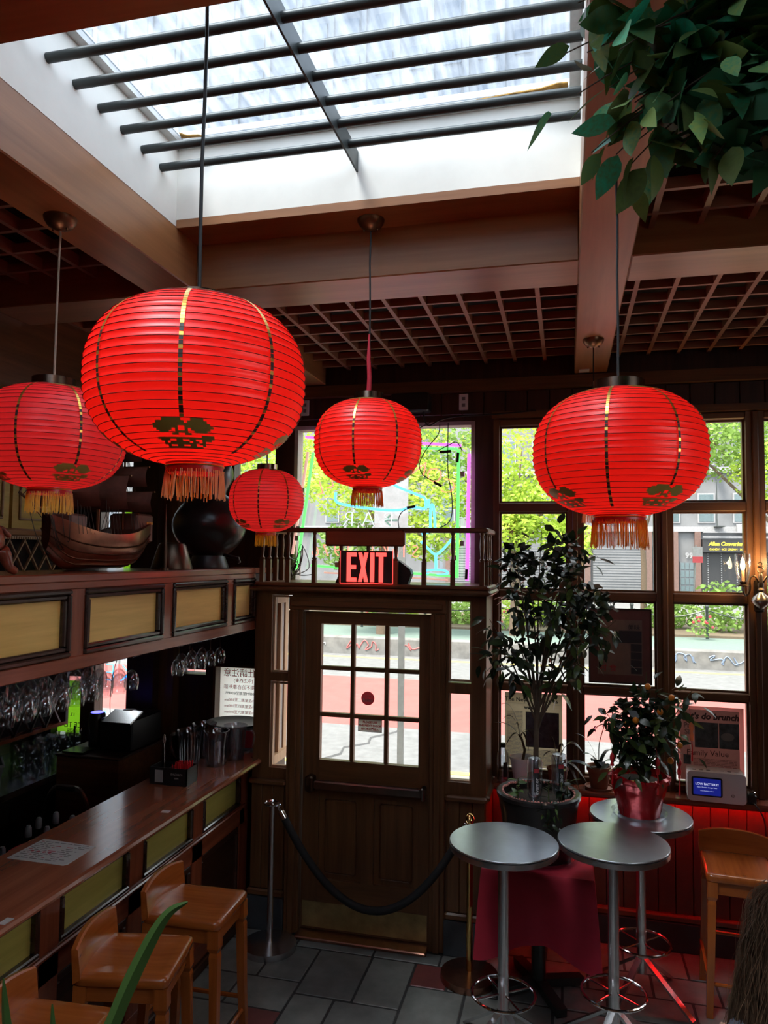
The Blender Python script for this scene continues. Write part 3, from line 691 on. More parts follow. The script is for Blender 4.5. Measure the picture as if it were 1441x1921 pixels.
# ------------------------------------------------------------ bar counter
bar = thing('bar_counter', 'long polished mahogany bar counter with olive panels', 'bar counter', (-2.2, 2.6, 0))
mb = MB(); prof = [(-2.46,1.045),(-2.02,1.045),(-1.995,1.048),(-1.98,1.058),(-1.978,1.068),(-1.985,1.080),(-2.0,1.085),(-2.46,1.085)]
Mx = Matrix(((1,0,0,0),(0,0,1,0),(0,1,0,0),(0,0,0,1)))
mb.prism(prof, .6, 4.685, Mx); mb.box(-2.46, -2.06, 4.685, 5.14, 1.045, 1.085)
mb.build('counter_top', 'counter_wood', bar)
MB().box(-2.42, -2.125, .6, 5.14, 0, 1.045).build('body', 'dark_wood_y', bar)
for z0, z1 in ((.995,1.045),(.66,.79),(.06,.16)): MB().bevbox(-2.125, -2.095, .6, 4.69, z0, z1, .004).build('front_rail', 'bar_wood_y', bar)
MB().bevbox(-2.125, -2.075, .6, 4.69, 0, .06, .006).build('plinth', 'dark_wood_y', bar)
MB().bevbox(-2.10, -2.078, .6, 4.69, .765, .785, .006).build('bead', 'bar_wood_y', bar)
for k in range(6):
    y0 = 4.13-.64*k; y1 = y0+.46
    MB().box(-2.125, -2.095, y1+.03, y0+.61, .16, 1.0).build('front_stile', 'bar_wood_z', bar)
    a, b = y0-.028, y1+.028
    MB().bevbox(-2.125, -2.088, a, b, .79, .812, .006).bevbox(-2.125, -2.088, a, b, .975, .995, .006).bevbox(-2.125, -2.088, a, y0, .812, .975, .006).bevbox(-2.125, -2.088, y1, b, .812, .975, .006).build('panel_moulding', 'moulding', bar)
    MB().box(-2.125, -2.116, y0, y1, .812, .975).build('olive_panel', 'olive_panel', bar)
    MB().bevbox(-2.125, -2.10, a, b, .62, .66, .006).bevbox(-2.125, -2.10, a, b, .16, .2, .006).bevbox(-2.125, -2.10, a, a+.03, .2, .62, .006).bevbox(-2.125, -2.10, b-.03, b, .2, .62, .006).box(-2.125, -2.118, a+.03, b-.03, .2, .62).build('lower_panel', 'dark_wood_y', bar)

# ------------------------------------------------------------ overhead cabinet
sh = thing('overhead_cabinet', 'wooden overhead bar shelf with gold panels and glass rack', 'shelf', (-2.3, 2.8, 1.94))
MB().box(-2.56, -2.075, .6, 5.149, 1.99, 2.31).build('body', 'dark_wood_y', sh)
MB().bevbox(-2.57, -2.035, .6, 4.66, 2.315, 2.352, .006).box(-2.57, -2.10, 4.66, 5.149, 2.315, 2.352).build('top_board', 'bar_wood_y', sh)
MB().bevbox(-2.075, -2.04, .6, 4.67, 2.285, 2.318, .004).build('front_rail', 'bar_wood_y', sh); MB().bevbox(-2.075, -2.04, .6, 4.67, 1.94, 2.0, .004).build('front_rail', 'bar_wood_y', sh)
MB().box(-2.56, -2.075, .6, 5.149, 1.94, 1.955).build('bottom_board', 'dark_wood_y', sh)
for k in range(6):
    y0 = 4.335-.745*k; y1 = min(y0+.65, 4.665)
    if k: MB().box(-2.075, -2.045, y1, y0+.745, 2.0, 2.285).build('front_stile', 'bar_wood_z', sh)
    for i, (o, r) in enumerate(((0, -2.032), (.022, -2.042))):
        a, b, c, d = y0+o, y1-o, 2.0+o, 2.285-o; t = .022
        MB().bevbox(-2.075, r, a, b, c, c+t, .006).bevbox(-2.075, r, a, b, d-t, d, .006).bevbox(-2.075, r, a, a+t, c+t, d-t, .006).bevbox(-2.075, r, b-t, b, c+t, d-t, .006).build('panel_moulding', 'moulding', sh)
    MB().box(-2.075, -2.062, y0+.044, y1-.044, 2.044, 2.241).build('gold_panel', 'gold_panel', sh)
for x in (-2.13, -2.22, -2.31, -2.40, -2.49):
    for dx in (-.022, .022): MB().box(x+dx-.006, x+dx+.006, 1.9, 4.6, 1.928, 1.94).build('glass_rail', 'dark_wood_y', sh)
MB().box(-2.5, -2.1, .62, .72, 1.085, 1.94).build('support_post', 'dark_wood_z', sh)

# hanging wine glasses
def glass_proto():
    t = thing('wine_glass', 'clear wine glass hanging upside down under the bar shelf', 'wine glass', (0, 0, 0), group='wine glasses hanging in the bar rack')
    MB().lathe([(.033,-.001),(.032,-.004),(.006,-.010),(.004,-.016)], 14, cap1=False).local('foot', 'clear_glass', t)
    MB().lathe([(.004,-.016),(.0035,-.05),(.005,-.072)], 8, cap0=False, cap1=False).local('stem', 'clear_glass', t)
    MB().lathe([(.005,-.072),(.018,-.080),(.031,-.098),(.037,-.120),(.036,-.145),(.031,-.170),(.0295,-.170),(.034,-.145),(.035,-.120),(.029,-.099),(.016,-.083),(.001,-.077)], 16, cap0=False, cap1=False).local('bowl', 'clear_glass', t)
    return t
g0 = glass_proto(); used = False
spots = [(-2.13,3.82),(-2.13,3.95),(-2.13,4.08),(-2.13,4.21),(-2.13,4.34),(-2.22,4.02),(-2.22,4.15),(-2.22,4.28)]
for j, x in enumerate((-2.13, -2.22, -2.31, -2.40)):
    for i in range(10-(j > 1)*1): spots.append((x+rnd(-.004, .004), 3.36-.108*i+(.03 if j % 2 else 0)))
for k, (x, y) in enumerate(spots):
    o = g0 if k == 0 else copy_tree(g0)
    o.location = (x, y, 1.928); o.rotation_euler = (0, 0, rnd(0, 6))
    if k < 5: o['label'] = ['first', 'second', 'third', 'fourth', 'fifth'][k]+' wine glass from the left in the short hanging row near the notice'
    elif k < 8: o['label'] = 'hanging wine glass behind the short front row near the notice'
    elif k < 18: o['label'] = ['rightmost', 'second', 'third', 'fourth', 'fifth', 'sixth', 'seventh', 'eighth', 'ninth', 'tenth'][k-8]+' wine glass from the right in the long front row under the shelf'
    else: o['label'] = 'wine glass in the rear rows of the long hanging cluster'

# ------------------------------------------------------------ back bar
bb = thing('back_bar_cabinet', 'tall wooden back bar cabinet with diamond lattice behind the ship', 'cabinet', (-3.85, 3.2, .9))
MB().box(-4.09, -3.66, 1.2, 4.70, 1.20, 3.3).build('body', 'dark_ceiling', bb)
MB().bevbox(-4.09, -3.56, 1.2, 4.74, 2.545, 2.60, .012).build('cornice', 'beam_wood_y', bb)
MB().bevbox(-4.09, -3.60, 1.2, 4.70, 3.24, 3.3, .01).build('cornice', 'beam_wood_y', bb)
mb = MB()
for i in range(90): mb.box(-3.565, -3.553, 2.75+i*.022, 2.762+i*.022, 2.528, 2.545)
mb.build('dentil_trim', 'pale_wood_y', bb, kind='stuff')
for k in range(3):
    y0 = 3.25+k*.49; y1 = y0+.46
    MB().box(-3.66, -3.625, y0, y1, 2.60, 3.24).build('door', 'gold_panel', bb)
    a, b = y0+.06, y1-.06
    MB().bevbox(-3.625, -3.612, a, b, 2.66, 2.675, .004).bevbox(-3.625, -3.612, a, b, 3.17, 3.185, .004).bevbox(-3.625, -3.612, a, a+.015, 2.675, 3.17, .004).bevbox(-3.625, -3.612, b-.015, b, 2.675, 3.17, .004).build('beaded_frame', 'pale_wood_y', bb)
MB().bevbox(-4.09, -3.60, 1.2, 4.72, 2.26, 2.31, .008).build('lattice_board', 'beam_wood_y', bb)
for i in range(14):
    y = 2.75+i*.145
    MB().bar((-3.622, y, 2.30), (-3.622, y+.17, 2.55), .010, .018, (1, 0, 0)).build('diamond_slat', 'pale_wood_y', bb); MB().bar((-3.632, y, 2.55), (-3.632, y+.17, 2.30), .010, .018, (1, 0, 0)).build('diamond_slat', 'pale_wood_y', bb)
rk = thing('wine_rack', 'dark diamond lattice wine rack hanging behind the glasses', 'rack', (-3.8, 4.0, 1.2))
MB().box(-4.08, -3.6, 2.2, 4.86, 1.175, 1.199).build('bottom_board', 'bar_wood_y', rk); MB().box(-4.08, -3.6, 4.83, 4.86, 1.199, 1.6).build('end_board', 'dark_wood_z', rk)
for i in range(14):
    y = 2.6+i*.155
    MB().bar((-3.605, y, 1.20), (-3.605, y+.17, 1.46), .012, .02, (1, 0, 0)).build('diamond_slat', 'pewter', rk); MB().bar((-3.618, y, 1.46), (-3.618, y+.17, 1.20), .012, .02, (1, 0, 0)).build('diamond_slat', 'pewter', rk)
ct = thing('steel_counter', 'low stainless back counter behind the bar', 'counter', (-3.7, 3.2, 0))
MB().box(-4.09, -3.40, 1.2, 4.98, .89, .93).build('top', 'steel', ct); MB().box(-4.08, -3.45, 1.2, 4.96, 0, .89).build('body', 'black', ct)
for k, (y, s) in enumerate(((4.06, .26), (3.68, .3))):
    t = thing('plastic_tub', ['grey plastic tub beside the bagged cups', 'grey plastic tub at the left edge behind the bar'][k], 'tub', (-3.62, y, .93))
    MB().lathe([(.001,.012),(.13,.012),(.155,.15),(.165,.15),(.165,.165),(.15,.165),(.135,0),(.001,0)], 4, (-3.62, y, .93), smooth=False).build('body', 'plastic_grey', t)
rr = random.Random(5)
for k in range(9):
    y = 4.32+.112*(k % 5)+rr.uniform(-.01, .01); x = -3.47-.115*(k//5)
    lab = 'clear bagged stack of plastic cups on the back counter'
    t = thing('cup_stack', lab, 'cups', (x, y, .93), group='bagged plastic cups behind the bar')
    MB().lathe([(.03,0),(.042,.08),(.036,.085),(.044,.14),(.037,.145),(.045,.19),(.03,.215)], 10, (x, y, .93)).build('cups', 'clear_plastic', t)
    bg_ = MB(); pr_ = [(.048+rr.uniform(-.006, .006), z) for z in (0, .05, .1, .145, .19, .235)]
    bg_.lathe(pr_, 9, (x, y, .93), smooth=False, cap0=False, cap1=False).build('plastic_bag', 'clear_plastic', t)
t = thing('till_cabinet', 'brown wooden till cabinet under the black register', 'cabinet', (-3.12, 4.7, 0))
MB().box(-3.35, -2.88, 4.42, 4.97, .62, 1.07).build('box', 'brown_wood_x', t)
for x in (-3.33, -2.92):
    for y in (4.44, 4.93): MB().box(x, x+.03, y, y+.03, 0, .62).build('leg', 'pewter', t)
MB().bevbox(-3.36, -2.87, 4.41, 4.98, 1.07, 1.085, .004).build('top', 'dark_wood_x', t)
t = thing('cash_register', 'black cash register with tilted tray behind the bar', 'cash register', (-3.05, 4.78, 1.085))
MB().bevbox(-3.14, -2.885, 4.58, 4.96, 1.085, 1.30, .01).build('body', 'black', t)
MB().obox(Matrix.Translation((-2.99, 4.62, 1.31)) @ Matrix.Rotation(.35, 4, 'X'), .22, .16, .012).build('tray', 'steel', t)
MB().bevbox(-3.04, -2.95, 4.68, 4.74, 1.30, 1.345, .008).build('receipt_printer', 'plastic_white', t)
MB().obox(Matrix.Translation((-3.24, 4.5, 1.095)), .16, .14, .012).build('tablet', 'black_gloss', t)
t = thing('speaker', 'black cylinder speaker with a blue glowing ring', 'speaker', (-3.215, 4.66, 1.085))
MB().lathe([(.052,0),(.055,.01),(.055,.22),(.048,.235)], 20, (-3.215, 4.66, 1.085)).build('body', 'black', t); MB().lathe([(.044,.2355),(.044,.238)], 18, (-3.215, 4.66, 1.085)).build('light_ring', 'led_blue', t)
t = thing('two_way_radio', 'black two-way radio standing by the bagged cups', 'radio', (-3.42, 4.72, .93))
MB().bevbox(-3.45, -3.40, 4.70, 4.74, .93, 1.05, .006).build('body', 'black', t); MB().tube([(-3.44, 4.72, 1.05), (-3.44, 4.72, 1.20)], .007, 6).build('antenna', 'black', t)
t = thing('folding_cart', 'folding cart with an arched steel handle behind the bar', 'cart', (-3.0, 4.1, 0))
MB().tube(smooth_path([(-3.30,4.16,.05),(-3.28,4.18,.5),(-3.26,4.2,.80),(-3.20,4.2,.93),(-3.10,4.2,.95),(-3.0,4.2,.93),(-2.94,4.2,.80),(-2.92,4.18,.5),(-2.90,4.16,.05)], 5), .014, 8).build('handle', 'pewter', t)
MB().tube([(-3.17, 4.2, .94), (-3.03, 4.2, .94)], .019, 8).build('grip', 'black', t); MB().box(-3.32, -2.88, 4.05, 4.3, 0, .06).build('platform', 'black', t)
ub = thing('under_bar_shelf', 'dark shelf below the back edge of the bar', 'shelf', (-2.7, 3.2, 0))
MB().box(-2.92, -2.46, 2.2, 3.95, .66, .70).build('top', 'black', ub); MB().box(-2.92, -2.46, 2.22, 3.93, 0, .66).build('body', 'black', ub)
t = thing('red_tub', 'red plastic tub holding the liquor bottles', 'tub', (-2.68, 3.46, .70))
MB().lathe([(.001,.01),(.15,.01),(.175,.16),(.185,.16),(.185,.17),(.165,.17),(.145,0),(.001,0)], 24, (-2.68, 3.46, .70)).build('body', 'red_plastic', t)
bspots = [(-2.62,3.40,.711,.30),(-2.70,3.36,.711,.31),(-2.66,3.52,.711,.33),(-2.75,3.50,.711,.30),(-2.70,3.18,.70,.28),(-2.62,3.10,.70,.27),(-2.58,3.55,.711,.31)]
glassy('bottle_brown', (.30, .22, .14), .15, .6)
for k, (x, y, z, h) in enumerate(bspots):
    lab = ['bottle in front of the red tub', 'bottle left in the red tub', 'tallest bottle at the back of the red tub', 'bottle at the far side of the red tub', 'bottle left of the red tub', 'leftmost bottle behind the bar', 'bottle with orange liquor at the right of the tub'][k]
    t = thing('liquor_bottle', lab, 'bottle', (x, y, z), group='liquor bottles behind the bar')
    MB().lathe([(.03,0),(.032,.01),(.032,h*.55),(.014,h*.72),(.012,h*.85)], 14, (x, y, z)).build('glass_body', 'orange_fruit' if k == 6 else 'bottle_brown', t)
    MB().lathe([(.013,h*.85),(.017,h*.86),(.016,h),(.010,h+.012)], 10, (x, y, z)).build('pourer', 'plastic_grey', t)

# ------------------------------------------------------------ things on the counter
def flat(name, label, cat, pts, z, mat, th=.002):
    cx = sum(p[0] for p in pts)/len(pts); cy = sum(p[1] for p in pts)/len(pts)
    o = thing(name, label, cat, (cx, cy, z)); MB().prism(pts, z, z+th).build('sheet', mat, o); return o
mn = flat('menu', 'laminated white drinks menu lying on the bar', 'menu', [(-2.414,2.873),(-2.126,2.871),(-2.112,2.885),(-2.115,3.088),(-2.407,3.107)], 1.0852, 'paper_white')
rr = random.Random(9); mb = MB(); mb2 = MB()
for i in range(11):
    y = 2.895+i*.018; x = -2.395
    while x < -2.15:
        L = rr.uniform(.01, .04)
        if rr.random() < .75: (mb if rr.random() < .8 else mb2).box(x, min(x+L, -2.13), y, y+.006, 1.0872, 1.0876)
        x += L+.008
mb.build('small_print', 'ink_grey', mn, kind='stuff'); mb2.build('red_print', 'ink_red', mn, kind='stuff')
mb = MB()
for i, x in enumerate((-2.36, -2.33, -2.30, -2.27)): mb.lathe([(.008,0),(.008,.0006)], 8, (x, 2.97, 1.0873))
mb.build('drink_pictures', 'ink_red', mn, kind='stuff')
flat('coaster_sheet', 'tiny white paper slip on the bar edge', 'paper', [(-2.075,3.58),(-2.03,3.585),(-2.035,3.62),(-2.08,3.615)], 1.0852, 'paper_white', .001)
flat('paper_slip', 'white paper slip at the left edge of the bar', 'paper', [(-2.02,2.37),(-1.99,2.37),(-1.99,2.42),(-2.02,2.42)], 1.0852, 'paper_white', .001)
t = thing('bar_caddy', 'black bar caddy with red straws and napkins', 'caddy', (-2.27, 4.06, 1.085))
x0, x1, y0, y1 = -2.395, -2.155, 4.0, 4.13
MB().box(x0, x1, y0, y1, 1.085, 1.09).box(x0, x1, y0, y0+.006, 1.09, 1.185).box(x0, x1, y1-.006, y1, 1.09, 1.185).box(x0, x0+.006, y0, y1, 1.09, 1.185).box(x1-.006, x1, y0, y1, 1.09, 1.185).box(-2.275, -2.27, y0, y1, 1.09, 1.185).build('tray_box', 'black', t)
MB().box(-2.36, -2.31, y0-.002, y0, 1.10, 1.17).build('napkin_slot', 'paper_white', t)
put_text('lettering', t, 'BACARDI', .018, 'ink_grey', (-2.22, y0-.002, 1.150)); put_text('lettering', t, 'RUM', .012, 'ink_grey', (-2.22, y0-.002, 1.128))
mb = MB()
for i in range(40): x, y = rnd(-2.26, -2.165), rnd(y0+.015, y1-.015); mb.tube([(x, y, 1.10), (x+rnd(-.008, .008), y+rnd(-.008, .008), rnd(1.20, 1.215))], .003, 5)
mb.build('red_straws', 'red_plastic', t, kind='stuff')
MB().tube([(-2.35, 4.09, 1.10), (-2.375, 4.12, 1.30)], .004, 5).lathe([(.009,0),(.012,.02),(.004,.05)], 8, (-2.378, 4.123, 1.295)).build('bar_spoon', 'steel', t)
glassy('pitcher_plastic', (.84, .84, .88), .12, .7, .1)
for k, (x, y) in enumerate(((-2.20,4.46),(-2.37,4.43),(-2.15,4.635),(-2.37,4.63))):
    lab = ['clear plastic pitcher at the front of the bar group', 'clear plastic pitcher with its handle to the left', 'clear plastic pitcher nearest the door bay', 'clear plastic pitcher at the back of the group'][k]
    t = thing('pitcher', lab, 'pitcher', (x, y, 1.085), group='plastic pitchers on the bar')
    prof = [(.001,.006),(.055,.006),(.062,.05),(.070,.17),(.080,.215),(.083,.222),(.080,.222),(.073,.21),(.066,.17),(.058,.05),(.052,.012),(.001,.012)]
    MB().lathe([(.05,0),(.058,0)]+prof[2:6]+prof[6:], 28, (x, y, 1.085), cap0=True, cap1=False).build('jug', 'pitcher_plastic', t)
    mb = MB()
    for i in range(20): a = 2*PI*i/20; mb.tube([(x+.060*math.cos(a), y+.060*math.sin(a), 1.105), (x+.071*math.cos(a), y+.071*math.sin(a), 1.26)], .0022, 4)
    mb.build('flutes', 'pitcher_plastic', t, kind='stuff')
    a = (-.2, 3.3, .1, 0)[k]; dx, dy = math.cos(a), math.sin(a)
    MB().tube(smooth_path([(x+dx*.07, y+dy*.07, 1.275), (x+dx*.12, y+dy*.12, 1.27), (x+dx*.13, y+dy*.13, 1.21), (x+dx*.10, y+dy*.10, 1.14), (x+dx*.065, y+dy*.065, 1.125)], 5), .009, 8).build('handle', 'pitcher_plastic', t)
t = thing('carton', 'small printed carton under the black tray', 'carton', (-2.22, 4.95, 1.085)); MB().box(-2.36, -2.1, 4.86, 5.08, 1.085, 1.235).build('box', 'plastic_grey', t); MB().box(-2.2, -2.12, 4.857, 4.86, 1.10, 1.22).build('print', 'ink_red', t)
t = thing('serving_tray', 'round black serving tray lying at the end of the bar', 'tray', (-2.30, 4.95, 1.236)); MB().lathe([(.001,0),(.17,0),(.20,.02),(.205,.02),(.175,.004+.0),(.001,.006)], 36, (-2.30, 4.95, 1.236), sx=1, sy=.9).build('dish', 'black', t)

# ------------------------------------------------------------ things on the overhead shelf
t = thing('gourd_vase', 'large black gourd-shaped vase on the bar shelf', 'vase', (-2.235, 4.36, 2.352))
c = (-2.235, 4.36, 2.352)
MB().lathe([(.125,0),(.128,.01),(.10,.085)], 32, c).build('stand', 'black', t)
pr_ = [(.09,.075)]+[(.09+.145*math.sin(PI*i/12)**.75, .075+.40*i/12) for i in range(1, 12)]+[(.10,.475)]+[(.085+.06*math.sin(PI*i/8)**.8, .485+.24*i/8) for i in range(1, 8)]+[(.08,.73),(.05,.77),(.045,.80)]
MB().lathe(pr_, 36, c).build('body', 'black_gloss', t)
MB().tube([(-2.10, 4.30, 2.44), (-2.02, 4.27, 2.425), (-1.985, 4.26, 2.42), (-1.975, 4.26, 2.39)], .011, 8).build('tap', 'black', t)
t = thing('cone_vessel', 'dark metal truncated cone beside the gourd vase', 'vessel', (-2.21, 3.86, 2.352)); MB().lathe([(.116,0),(.118,.008),(.078,.14),(.066,.152),(.02,.155)], 32, (-2.21, 3.86, 2.352)).build('body', 'dark_bronze', t)
t = thing('spike_ornament', 'thin dark spike standing before the cone', 'ornament', (-2.14, 3.66, 2.352)); MB().lathe([(.022,0),(.022,.012),(.010,.014),(.012,.10),(.006,.24),(.0015,.36)], 12, (-2.14, 3.66, 2.352)).build('rod', 'dark_bronze', t)
# ship model
plain('sail_brown', (.17, .065, .045), .45, vary=.25, scale=20)
t = thing('ship_model', 'copper model sailing ship on the bar shelf', 'ship model', (-2.30, 3.26, 2.352))
mb = MB(); mb.smooth = True; N = 15; K = 9; vs = []; fs = []
CX = -2.30
def hull_pt(s, q):   # s 0 bow..1 stern, q -1..1 across
    y = 2.90+.72*s; wdt = .135*(math.sin(PI*min(1, s*.62+.02))**.6)*(1 if s < .75 else 1-.25*(s-.75)/.25); deck = 2.615-.075*math.sin(PI*s)-.01*s; keel = 2.362+.09*max(0, (.18-s)/.18)**1.5+.10*max(0, (s-.8)/.2)**2
    a = q*PI/2
    return (CX+wdt*math.sin(a)*(1 if abs(q) < 1 else 1), y, deck-(deck-keel)*math.cos(a)**.8 if abs(q) < 1 else deck)
for i in range(N+1):
    for k in range(K): vs.append(hull_pt(i/N, -1+2*k/(K-1)))
for i in range(N):
    for k in range(K-1): a = i*K+k; fs.append((a, a+1, a+K+1, a+K))
fs += [tuple(range(K-1, -1, -1)), tuple(N*K+k for k in range(K))]
mb.add(vs, fs)
for i in range(N): mb.add([vs[i*K], vs[i*K+K-1], vs[(i+1)*K+K-1], vs[(i+1)*K]], [(0, 1, 2, 3)])
hl = mb.build('hull', 'copper', t)
for q in (.35, .5, .65, .8):
    for sg_ in (1, -1): MB().tube([Vector(hull_pt(i/N, sg_*q))+Vector((.002*sg_, 0, 0)) for i in range(N+1)], .0035, 4).build('wale', 'bronze', hl)
MB().bevbox(CX-.085, CX+.085, 3.50, 3.66, 2.50, 2.655, .01).build('stern_castle', 'sail_brown', t); MB().bevbox(CX-.06, CX+.06, 2.99, 3.12, 2.52, 2.625, .01).build('forecastle', 'sail_brown', t)
for i in range(5): MB().box(CX+.0855, CX+.088, 3.59+i*.013, 3.596+i*.013, 2.60, 2.612).build('stern_window', 'gold', t)
MB().tube([(CX, 2.96, 2.58), (CX, 2.72, 2.70)], [.009, .005], 6).build('bowsprit', 'bronze', t)
for my, mh in ((3.06,3.20),(3.28,3.34),(3.50,3.12)):
    ms = MB().tube([(CX, my, 2.5), (CX, my, mh)], [.009, .004], 6).build('mast', 'bronze', t)
    for j in range(3):
        z0 = 2.66+j*(mh-2.72)/3; hgt = (mh-2.75)/3*.86; wd = .19-.035*j
        MB().tube([(CX-wd, my-.01, z0+hgt), (CX+wd, my-.01, z0+hgt)], .005, 5).build('yard', 'bronze', ms)
        sv = []; sf = []
        for a in range(7):
            for b in range(5): u, v_ = a/6*2-1, b/4; sv.append((CX+u*wd*.95, my-.015-.05*(1-u*u*.6)*math.sin(PI*v_), z0+hgt*(1-v_)))
        for a in range(6):
            for b in range(4): q = a*5+b; sf.append((q, q+5, q+6, q+1))
        s_ = MB(); s_.smooth = True; s_.add(sv, sf); s_.build('sail', 'sail_brown', t)
mb = MB()
for my, mh in ((3.06,3.20),(3.28,3.34),(3.50,3.12)):
    for sx in (-1, 1):
        for k in range(5): mb.tube([(CX, my, mh-.1), (CX+sx*.1, my-.06+k*.03, 2.53)], .0016, 3)
for a, b in (((CX,2.72,2.70),(CX,3.06,3.15)),((CX,2.74,2.69),(CX,3.06,2.95)),((CX,3.06,3.18),(CX,3.28,3.3)),((CX,2.76,2.68),(CX,3.0,2.5)),((CX,3.28,3.3),(CX,3.62,2.6))): mb.tube([a, b], .002, 3)
rr = random.Random(2)
for k in range(9): x = CX+rr.uniform(-.04, .08); mb.tube(bez((x, 2.80+.02*k, 2.66), (x+.03, 2.86+.01*k, 2.36+rr.uniform(-.02, .1)), (CX+.03, 3.0, 2.45+.01*k)), .002, 3)
mb.build('rigging', 'black_line', t, kind='stuff')
# carved animal at the left edge
t = thing('carved_animal', 'red-brown carved animal figure at the left end of the bar shelf', 'figurine', (-2.12, 2.33, 2.352))
bm_v = [(-2.14,2.20,2.50),(-2.13,2.30,2.51),(-2.12,2.38,2.49),(-2.10,2.42,2.43),(-2.085,2.43,2.38),(-2.075,2.46,2.362),(-2.16,2.40,2.43),(-2.165,2.42,2.38),(-2.16,2.45,2.362),(-2.15,2.18,2.42),(-2.15,2.18,2.362),(-2.10,2.18,2.42),(-2.10,2.18,2.362),(-2.14,2.12,2.58),(-2.12,2.08,2.64),(-2.11,2.02,2.63),(-2.12,2.42,2.53),(-2.12,2.47,2.50)]
bm_e = [(0,1),(1,2),(2,3),(3,4),(4,5),(2,6),(6,7),(7,8),(0,9),(9,10),(0,11),(11,12),(0,13),(13,14),(14,15),(2,16),(16,17)]
rad = [.05,.048,.045,.028,.018,.016,.028,.018,.016,.025,.018,.025,.018,.04,.045,.025,.015,.01]
def skin(name, vs, es, rad, mat, parent, root=0, sub=2):
    wl = wloc(parent); me = bpy.data.meshes.new(name); me.from_pydata([Vector(v)-wl for v in vs], es, []); me.update()
    o = link(name, me, parent); md = o.modifiers.new('skin', 'SKIN'); md.use_smooth_shade = True; sv = me.skin_vertices[0].data if me.skin_vertices else None
    if sv is None:
        bmx = bmesh.new(); bmx.from_mesh(me); bmx.verts.layers.skin.verify(); bmx.to_mesh(me); bmx.free(); sv = me.skin_vertices[0].data
    for i, r in enumerate(rad): sv[i].radius = (r, r); sv[i].use_root = (i == root)
    o.modifiers.new('sub', 'SUBSURF').levels = sub; o.modifiers['sub'].render_levels = sub
    dg = bpy.context.evaluated_depsgraph_get(); m2 = bpy.data.meshes.new_from_object(o.evaluated_get(dg)); o.modifiers.clear(); o.data = m2
    m2.materials.clear(); m2.materials.append(MATS[mat])
    for p in m2.polygons: p.use_smooth = True
    return o
plain('carved', (.20, .045, .022), .3, vary=.4, scale=25, bmp=.3)
skin('body', bm_v, bm_e, rad, 'carved', t)

